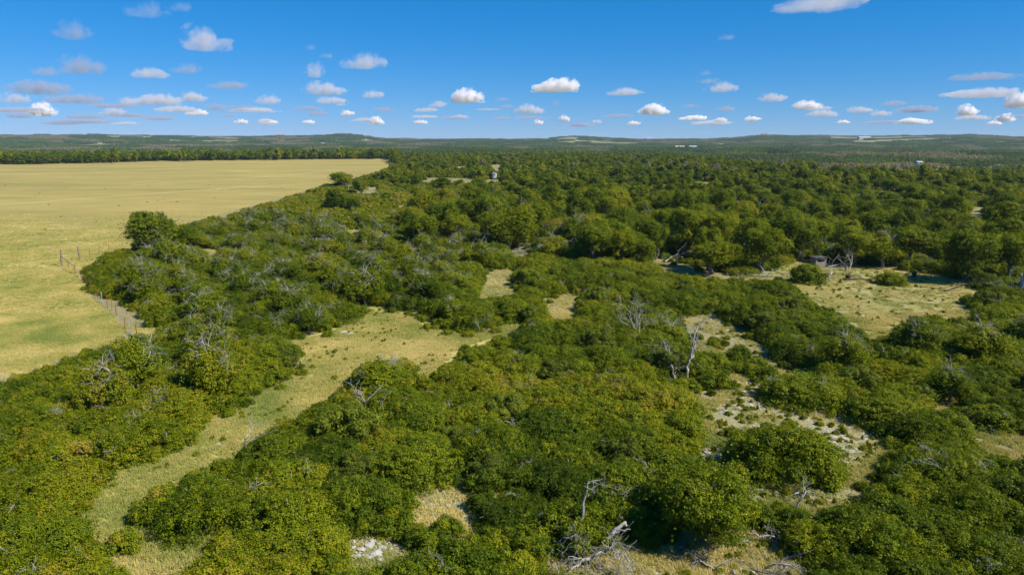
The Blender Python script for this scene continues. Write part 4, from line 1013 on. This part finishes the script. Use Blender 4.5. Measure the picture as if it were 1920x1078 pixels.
stump(1713, 521, .30, 1.1, 'dark upright stump right of the round bush', CHAR)
stump(1342, 538, .45, 1.0, 'pale splintered stump on the left arm of the clearing', DEAD)
stump(1914, 560, .38, 3.4, 'tall thick pale dead trunk at the right photo edge', DEAD)
stump(1586, 509, .16, .9, 'short leaning stump with sprouts beside the thin dead tree', POSTW)

# ------------------------------------------------------------------ rocks
def rock_mesh(seed):
    import bmesh
    rg = np.random.default_rng(seed); bm = bmesh.new(); bmesh.ops.create_icosphere(bm, subdivisions=1, radius=1)
    for v in bm.verts:
        v.co = v.co * float(rg.uniform(.65, 1.15)); v.co.z *= .5; v.co.z += .15
    me = bpy.data.meshes.new('limestone_rock'); bm.to_mesh(me); bm.free(); me.materials.append(ROCK); return me
RM = [rock_mesh(600 + i) for i in range(6)]
RK = [(705, 1038, .36, 'largest white limestone rock of the bare patch at the bottom'), (693, 1022, .26, 'white rock above the largest one in the bottom bare patch'), (700, 1014, .2, 'small white rock at the upper rim of the bottom bare patch'),
      (677, 1030, .24, 'white rock left of the largest one in the bottom bare patch'), (663, 1026, .18, 'small white rock at the left end of the bottom bare patch'), (720, 1028, .22, 'grey-white rock right of the largest one in the bottom bare patch'),
      (670, 1043, .22, 'low grey rock at the left front of the bottom bare patch'), (686, 1040, .2, 'flat rock between the largest one and the low grey one'), (711, 1018, .18, 'upper right small rock of the bottom bare patch'),
      (840, 948, .2, 'white rock in the small grass gap above the bottom patch'), (812, 952, .2, 'left white rock of the small grass gap'), (868, 952, .17, 'right white rock of the small grass gap'), (870, 968, .15, 'lowest small rock of the small grass gap'),
      (645, 624, .5, 'pale limestone slab at the top left of the trail bend'), (658, 626, .4, 'second pale slab right beside the first at the trail bend'), (688, 630, .25, 'small pale rock right of the slabs at the trail bend'),
      (715, 636, .22, 'small white rock in the grass of the trail bend'), (724, 640, .25, 'white rock in the middle of the trail bend'), (745, 643, .2, 'right white rock of the trail bend'),
      (410, 833, .22, 'white rock on the grassy trail between the thickets'), (1498, 928, .3, 'pale round rock in the grass below the big oval shrub'), (1500, 842, .3, 'pale rock at the near rim of the stony patch'),
      (1545, 838, .3, 'grey slab at the near right rim of the stony patch'), (1360, 770, .35, 'pale slab at the left end of the stony patch'), (1565, 865, .4, 'pale rock below the right end of the stony patch'),
      (1432, 980, .2, 'white stone above the bleached crooked branch'), (1440, 984, .16, 'small white stone beside the one above the bleached branch')]
for i, (a, b_, s, lab) in enumerate(RK):
    o = new_obj('limestone_rock', RM[i % 6], None, ground_at(a, b_, .03)); o.scale = (s * random.uniform(.9, 1.4), s, s * .8); o.rotation_euler = (0, 0, i * 2.1)
    tag(o, lab, 'rock', 'limestone rocks lying in the open ground')

def pts_in(poly, n, ygrow=0):
    G = np.array([ground_at(a, min(b, 1500))[:2] for a, b in poly]); lo, hi = G.min(0), G.max(0)
    X = rng.uniform(lo[0], hi[0], n * 4); Y = rng.uniform(lo[1], hi[1], n * 4); px, py = project(np.stack([X, Y, 0 * X], 1))
    k_ = in_poly(px, py, poly); return np.stack([X[k_], Y[k_]], 1)[:n]
RP = [pts_in(STONY, 2000), pts_in(SMALL[0], 350), pts_in(SMALL[1], 260), pts_in(SMALL[3], 350), pts_in(SMALL[9], 160), pts_in(SMALL[10], 60), pts_in(CLEAR_R, 900), pts_in(TRAIL, 170), pts_in(SMALL[7], 50)]
RP = np.concatenate(RP); cl = np.array([vnoise(a, b, .35, 41) for a, b in RP]); RP = RP[(cl > -.12) | (rng.random(len(RP)) < .15)]
rs_ = np.clip(rng.lognormal(-2.8, .5, len(RP)), .03, .28)
scatter('limestone_rubble', np.c_[RP, np.full(len(RP), .02)], rng.uniform(0, 6.28, len(RP)), np.stack([rs_ * rng.uniform(.8, 1.5, len(RP)), rs_, rs_ * .6], 1), rng.integers(0, 6, len(RP)), np.zeros(len(RP)), RM,
        'loose white limestone rubble over the stony clearings', 'rubble')

# ------------------------------------------------------------------ grass tufts
def tuft_mesh(seed, nb, rad, h):
    rg = np.random.default_rng(seed); V, Fq = [], []
    lean = np.array([-.25, .12, 0])
    for i in range(nb):
        a = rg.uniform(0, 6.28); q = rad * math.sqrt(rg.random()); b = np.array([q * math.cos(a), q * math.sin(a), -.02])
        hh_ = h * rg.uniform(.5, 1.15); d = rg.normal(size=3) * .3 + lean; tip = b + np.array([d[0] * hh_, d[1] * hh_, hh_ * .85]); mid = b * .5 + tip * .5 + np.array([0, 0, .1 * hh_])
        w = rg.normal(size=3); w[2] = 0; w = w / np.linalg.norm(w) * .014
        o = len(V); V += [b - w, b + w, mid + w, tip, mid - w]; Fq.append((o, o + 1, o + 2, o + 4)); Fq.append((o + 4, o + 2, o + 3, o + 3))
    V = np.array(V); me = bpy.data.meshes.new('grass_tuft')
    me.from_pydata(V.tolist(), [], [tuple(f[:3]) if f[2] == f[3] else tuple(f) for f in Fq]); me.materials.append(GRASS); return me
TU = [tuft_mesh(700 + i, 34, .32, .42) for i in range(4)]
def grass_pts(n, y0, y1):
    Y = np.sqrt(rng.uniform(y0 ** 2, y1 ** 2, n)); X = rng.uniform(-1, 1, n) * (.86 * Y + 9); return np.stack([X, Y], 1)
GPt = np.concatenate([grass_pts(150000, 27, 85), grass_pts(190000, 85, 210)])
px, py = project(np.c_[GPt, np.zeros(len(GPt))])
fade_ = np.clip((205 - GPt[:, 1]) / 110, 0, 1) ** 1.3; ok = (in_clear(px, py) | (GPt[:, 1] < 62)) & (rng.random(len(GPt)) < fade_); st_ = in_clear(px, py, [STONY, SMALL[0], SMALL[1], SMALL[9], SMALL[10]]); ok &= ~(st_ & (rng.random(len(ok)) < .8))
GPt = GPt[ok]; px, py = px[ok], py[ok]
gt = np.array([.62 + .45 * vnoise(a, b, .07, 51) + .45 * vnoise(a, b, .3, 52) for a, b in GPt]) + rng.normal(0, .13, len(GPt))
gt -= .05 * in_poly(px, py, TRAIL)
den = np.array([vnoise(a, b, .5, 53) for a, b in GPt]); kp = den > -.8 + .6 * ((px > 1180)); GPt, gt = GPt[kp], gt[kp]
gs = rng.uniform(.6, 1.25, len(GPt)) * .8
print('tufts', len(GPt))
scatter('pasture_grass', np.c_[GPt, np.full(len(GPt), .01)], rng.uniform(-.6, .6, len(GPt)), np.stack([gs, gs, gs * .8], 1), rng.integers(0, 4, len(GPt)), np.clip(gt, 0, 1), TU,
        'dry straw and green grass growing on the pasture, trail and clearings', 'grass')
# weeds dotted over the pasture
WP = pts_in(PASTURE, 16000); pw = WP[(np.hypot(WP[:, 0], WP[:, 1]) < 420)][:90]
lw = [dict(kind='shrubFar', x=a, y=b, r=random.uniform(.12, .38), h=random.uniform(.15, .3), tint=random.uniform(.3, .6)) for a, b in pw]
mass('pasture_weeds', lw, 'small dark weeds dotted over the straw-coloured pasture', 'weeds')

WQ = np.concatenate([pts_in(TRAIL, 130), pts_in(CLEAR_R, 160), pts_in(STONY, 150), pts_in(SMALL[3], 40), pts_in(SMALL[0], 40), pts_in(SMALL[1], 40)])
mass('clearing_weeds', [dict(kind='shrubS', x=a, y=b, r=random.uniform(.10, .34), h=random.uniform(.12, .42), tint=random.uniform(.3, .6)) for a, b in WQ],
     'low weeds and seedlings scattered over the trail and the clearings', 'weeds')
# ------------------------------------------------------------------ clouds
def cloud_mat(name, tau_m, alb, sc_=.0042):
    m, n, l = new_mat(name); out = n.new('ShaderNodeOutputMaterial'); v = n.new('ShaderNodeVolumePrincipled')
    v.inputs['Color'].default_value = alb; v.inputs['Density'].default_value = tau_m; v.inputs['Anisotropy'].default_value = 0.0
    tc = n.new('ShaderNodeTexCoord'); f = noise_n(n, l, tc.outputs['Object'], sc_, 6, .62, .4)
    vm = n.new('ShaderNodeVectorMath'); vm.operation = 'SUBTRACT'; vm.inputs[1].default_value = (.5, .5, .36); l.new(tc.outputs['Generated'], vm.inputs[0])
    vs = n.new('ShaderNodeVectorMath'); vs.operation = 'MULTIPLY'; vs.inputs[1].default_value = (2.0, 2.0, 1.75); l.new(vm.outputs[0], vs.inputs[0])
    vl = n.new('ShaderNodeVectorMath'); vl.operation = 'LENGTH'; l.new(vs.outputs[0], vl.inputs[0])
    e = mathn(n, l, 'ADD', mathn(n, l, 'SUBTRACT', 1.0, vl.outputs['Value']), mathn(n, l, 'MULTIPLY', mathn(n, l, 'SUBTRACT', f, .5), 4.6))
    d = ramp(n, l, e, [(.05, (0, 0, 0)), (.75, (1, 1, 1))]); l.new(mathn(n, l, 'MULTIPLY', d, tau_m), v.inputs['Density'])
    l.new(v.outputs[0], out.inputs['Volume']); return m
CM = dict(w=cloud_mat('white_cloud', .012, (.92, .91, .94, 1)), m=cloud_mat('mid_cloud', .0042, (.72, .74, .84, 1)), g=cloud_mat('grey_cloud', .0030, (.50, .56, .72, 1)), t=cloud_mat('thin_cloud', .0020, (.66, .68, .77, 1)))
CW = dict(w='bright white puffy cloud', m='soft pale cloud', g='thin grey cloud', t='faint wispy cloud')
rgc = random.Random(4)
CLOUDS = [(rgc.uniform(0, 1920), rgc.uniform(196, 234), rgc.uniform(24, 90), rgc.uniform(4, 8), rgc.choice('ggmt')) for _ in range(30)] + [(138, 59, 60, 28, 'g'), (380, 74, 88, 38, 'm'), (270, 137, 70, 16, 'm'), (145, 123, 78, 28, 'g'), (92, 134, 48, 14, 'g'), (357, 129, 54, 17, 'g'), (423, 160, 64, 13, 'g'), (70, 165, 84, 20, 'g'),
    (27, 185, 44, 14, 'm'), (145, 186, 86, 14, 'g'), (82, 206, 38, 20, 'w'), (210, 209, 44, 11, 'm'), (237, 190, 34, 12, 'm'), (295, 187, 90, 16, 'm'), (355, 182, 54, 15, 'm'), (330, 205, 76, 10, 'm'),
    (370, 211, 34, 10, 'w'), (403, 200, 42, 12, 'g'), (508, 187, 50, 16, 'm'), (592, 131, 48, 26, 'm'), (686, 115, 78, 26, 'm'), (610, 166, 74, 22, 'm'), (625, 188, 62, 12, 'm'), (695, 177, 44, 13, 'm'),
    (575, 203, 48, 8, 'g'), (600, 213, 44, 8, 'g'), (650, 212, 28, 9, 'w'), (878, 179, 66, 24, 'w'), (823, 195, 38, 12, 'm'), (705, 226, 32, 13, 'w'), (860, 219, 32, 8, 'm'), (790, 229, 24, 8, 'w'),
    (500, 228, 34, 8, 'w'), (452, 228, 22, 8, 'w'), (580, 229, 24, 7, 'w'), (280, 20, 70, 24, 't'), (345, 14, 50, 14, 't'), (615, 104, 32, 9, 't'), (580, 89, 30, 9, 't'), (720, 205, 44, 8, 'g'),
    (1047, 159, 90, 24, 'w'), (1168, 172, 66, 13, 'm'), (992, 205, 56, 16, 'm'), (1042, 193, 22, 10, 'g'), (1058, 222, 22, 11, 'w'), (1008, 229, 20, 9, 'w'), (1230, 205, 58, 18, 'w'), (1322, 137, 30, 9, 'g'),
    (1325, 152, 44, 9, 'g'), (1355, 163, 54, 17, 'm'), (1442, 183, 54, 15, 'm'), (1515, 197, 52, 14, 'w'), (1293, 198, 34, 7, 'g'), (1360, 204, 40, 10, 'g'), (1410, 223, 32, 8, 'w'), (1302, 221, 54, 8, 'w'),
    (1352, 225, 24, 8, 'w'), (1540, 213, 56, 10, 'm'), (1610, 206, 44, 10, 'm'), (1650, 213, 38, 9, 'm'), (1720, 205, 64, 11, 'g'), (1805, 208, 38, 15, 'w'), (1710, 228, 56, 8, 'w'), (1885, 222, 24, 12, 'w'),
    (1865, 231, 22, 6, 'w'), (1908, 190, 54, 20, 'w'), (1845, 175, 112, 13, 'm'), (1840, 144, 92, 11, 'g'), (1670, 194, 46, 8, 'g'), (1822, 221, 52, 7, 'm'), (1550, 4, 190, 20, 'm'), (1190, 231, 26, 7, 'w'),
    (1120, 228, 24, 7, 'm'), (1580, 229, 24, 6, 'w'), (450, 206, 40, 6, 'g'), (940, 186, 30, 7, 'g'), (1365, 70, 46, 9, 't'), (300, 222, 70, 6, 'g'), (150, 228, 90, 6, 'g'), (940, 222, 40, 6, 'g')]
cgroups = {}
for i, (a, b_, w, h_, kd) in enumerate(CLOUDS):
    d = ray(a, b_ + h_ * .45); t = (1300 - EYE) / max(d[2], .015); c = np.array([0, 0, EYE]) + d * t; dist = np.linalg.norm(d * t)
    hw = w / 2 / F * dist * 1.27; hh_ = h_ / F * dist * 1.15
    import bmesh
    bm = bmesh.new(); bmesh.ops.create_icosphere(bm, subdivisions=4, radius=1); rg = np.random.default_rng(900 + i)
    nb = 9; bc = np.stack([rg.uniform(-.62, .62, nb), rg.uniform(-.5, .5, nb), rg.uniform(.05, .35, nb)], 1); br_ = rg.uniform(.26, .46, nb) * (1 - .35 * np.abs(bc[:, 0]))
    bc[0] = (rg.uniform(-.15, .15), 0, .35); br_[0] = .55
    bc = np.concatenate([bc, [[0, 0, .1]]]); br_ = np.append(br_, .4)
    dirs = np.array([v.co[:] for v in bm.verts]); dirs = unit(dirs)
    bq = dirs @ bc.T; cc_ = (bc ** 2).sum(1) - br_ ** 2; disc = bq ** 2 - cc_; tt_ = np.where(disc > 0, bq + np.sqrt(np.maximum(disc, 0)), .22); rad = tt_.max(1)
    P_ = dirs * rad[:, None]; P_[:, 2] = np.where(P_[:, 2] < -.06, -.06 + (P_[:, 2] + .06) * .25, P_[:, 2])
    for v, q in zip(bm.verts, P_):
        k1 = mnoise.fractal(Vector((q[0] * 4 + i, q[1] * 4, q[2] * 4)), 1.0, 2.0, 4)
        s = 1 + .16 * k1
        v.co = (q[0] * s * hw, q[1] * s * hw * .8, q[2] * s * hh_)
    me = bpy.data.meshes.new('cloud'); bm.to_mesh(me); bm.free(); me.materials.append(CM[kd])
    o = new_obj('cloud', me, None, c); o.rotation_euler = (0, 0, -math.atan2(c[0], c[1]))
    row = 'high in the sky' if b_ < 90 else 'in the middle of the sky' if b_ < 150 else 'low in the sky' if b_ < 200 else 'just above the horizon'
    side = 'over the left pasture' if a < 380 else 'over the right pasture end' if a < 760 else 'over the middle' if a < 1160 else 'right of the middle' if a < 1540 else 'at the far right'
    cgroups.setdefault((kd, row, side), []).append((a, o))
for (kd, row, side), L in cgroups.items():
    L.sort(key=lambda q: q[0])
    names = ['leftmost', 'second from left', 'third from left', 'fourth from left', 'fifth from left', 'sixth from left', 'seventh from left', 'eighth from left']
    names += [f'{q} from left' for q in ('ninth', 'tenth', 'eleventh', 'twelfth', 'thirteenth', 'fourteenth', 'fifteenth', 'sixteenth', 'seventeenth', 'eighteenth')]
    for j, (a, o) in enumerate(L):
        lab = f'{CW[kd]} {row} {side}'.replace('in the middle of the sky', 'in mid sky') if len(L) > 1 else f'{CW[kd]} {row} {side}' + (f', {names[j]}' if len(L) > 1 else '')
        tag(o, lab, 'cloud', 'small cumulus clouds')

# ------------------------------------------------------------------ haze
hz_me = box_mesh('haze', [(0, 2300, 33 - 15, 11500, 6600, 94)])
m, n, l = new_mat('haze_air'); out = n.new('ShaderNodeOutputMaterial'); v = n.new('ShaderNodeVolumePrincipled')
v.inputs['Color'].default_value = (.52, .76, 1.0, 1); v.inputs['Density'].default_value = 5.0e-5; v.inputs['Anisotropy'].default_value = 0.0
l.new(v.outputs[0], out.inputs['Volume']); hz_me.materials.append(m)
USE_HAZE = True
if USE_HAZE:
    o = new_obj('haze', hz_me, kind='stuff')
    SC.view_layers[0].update()
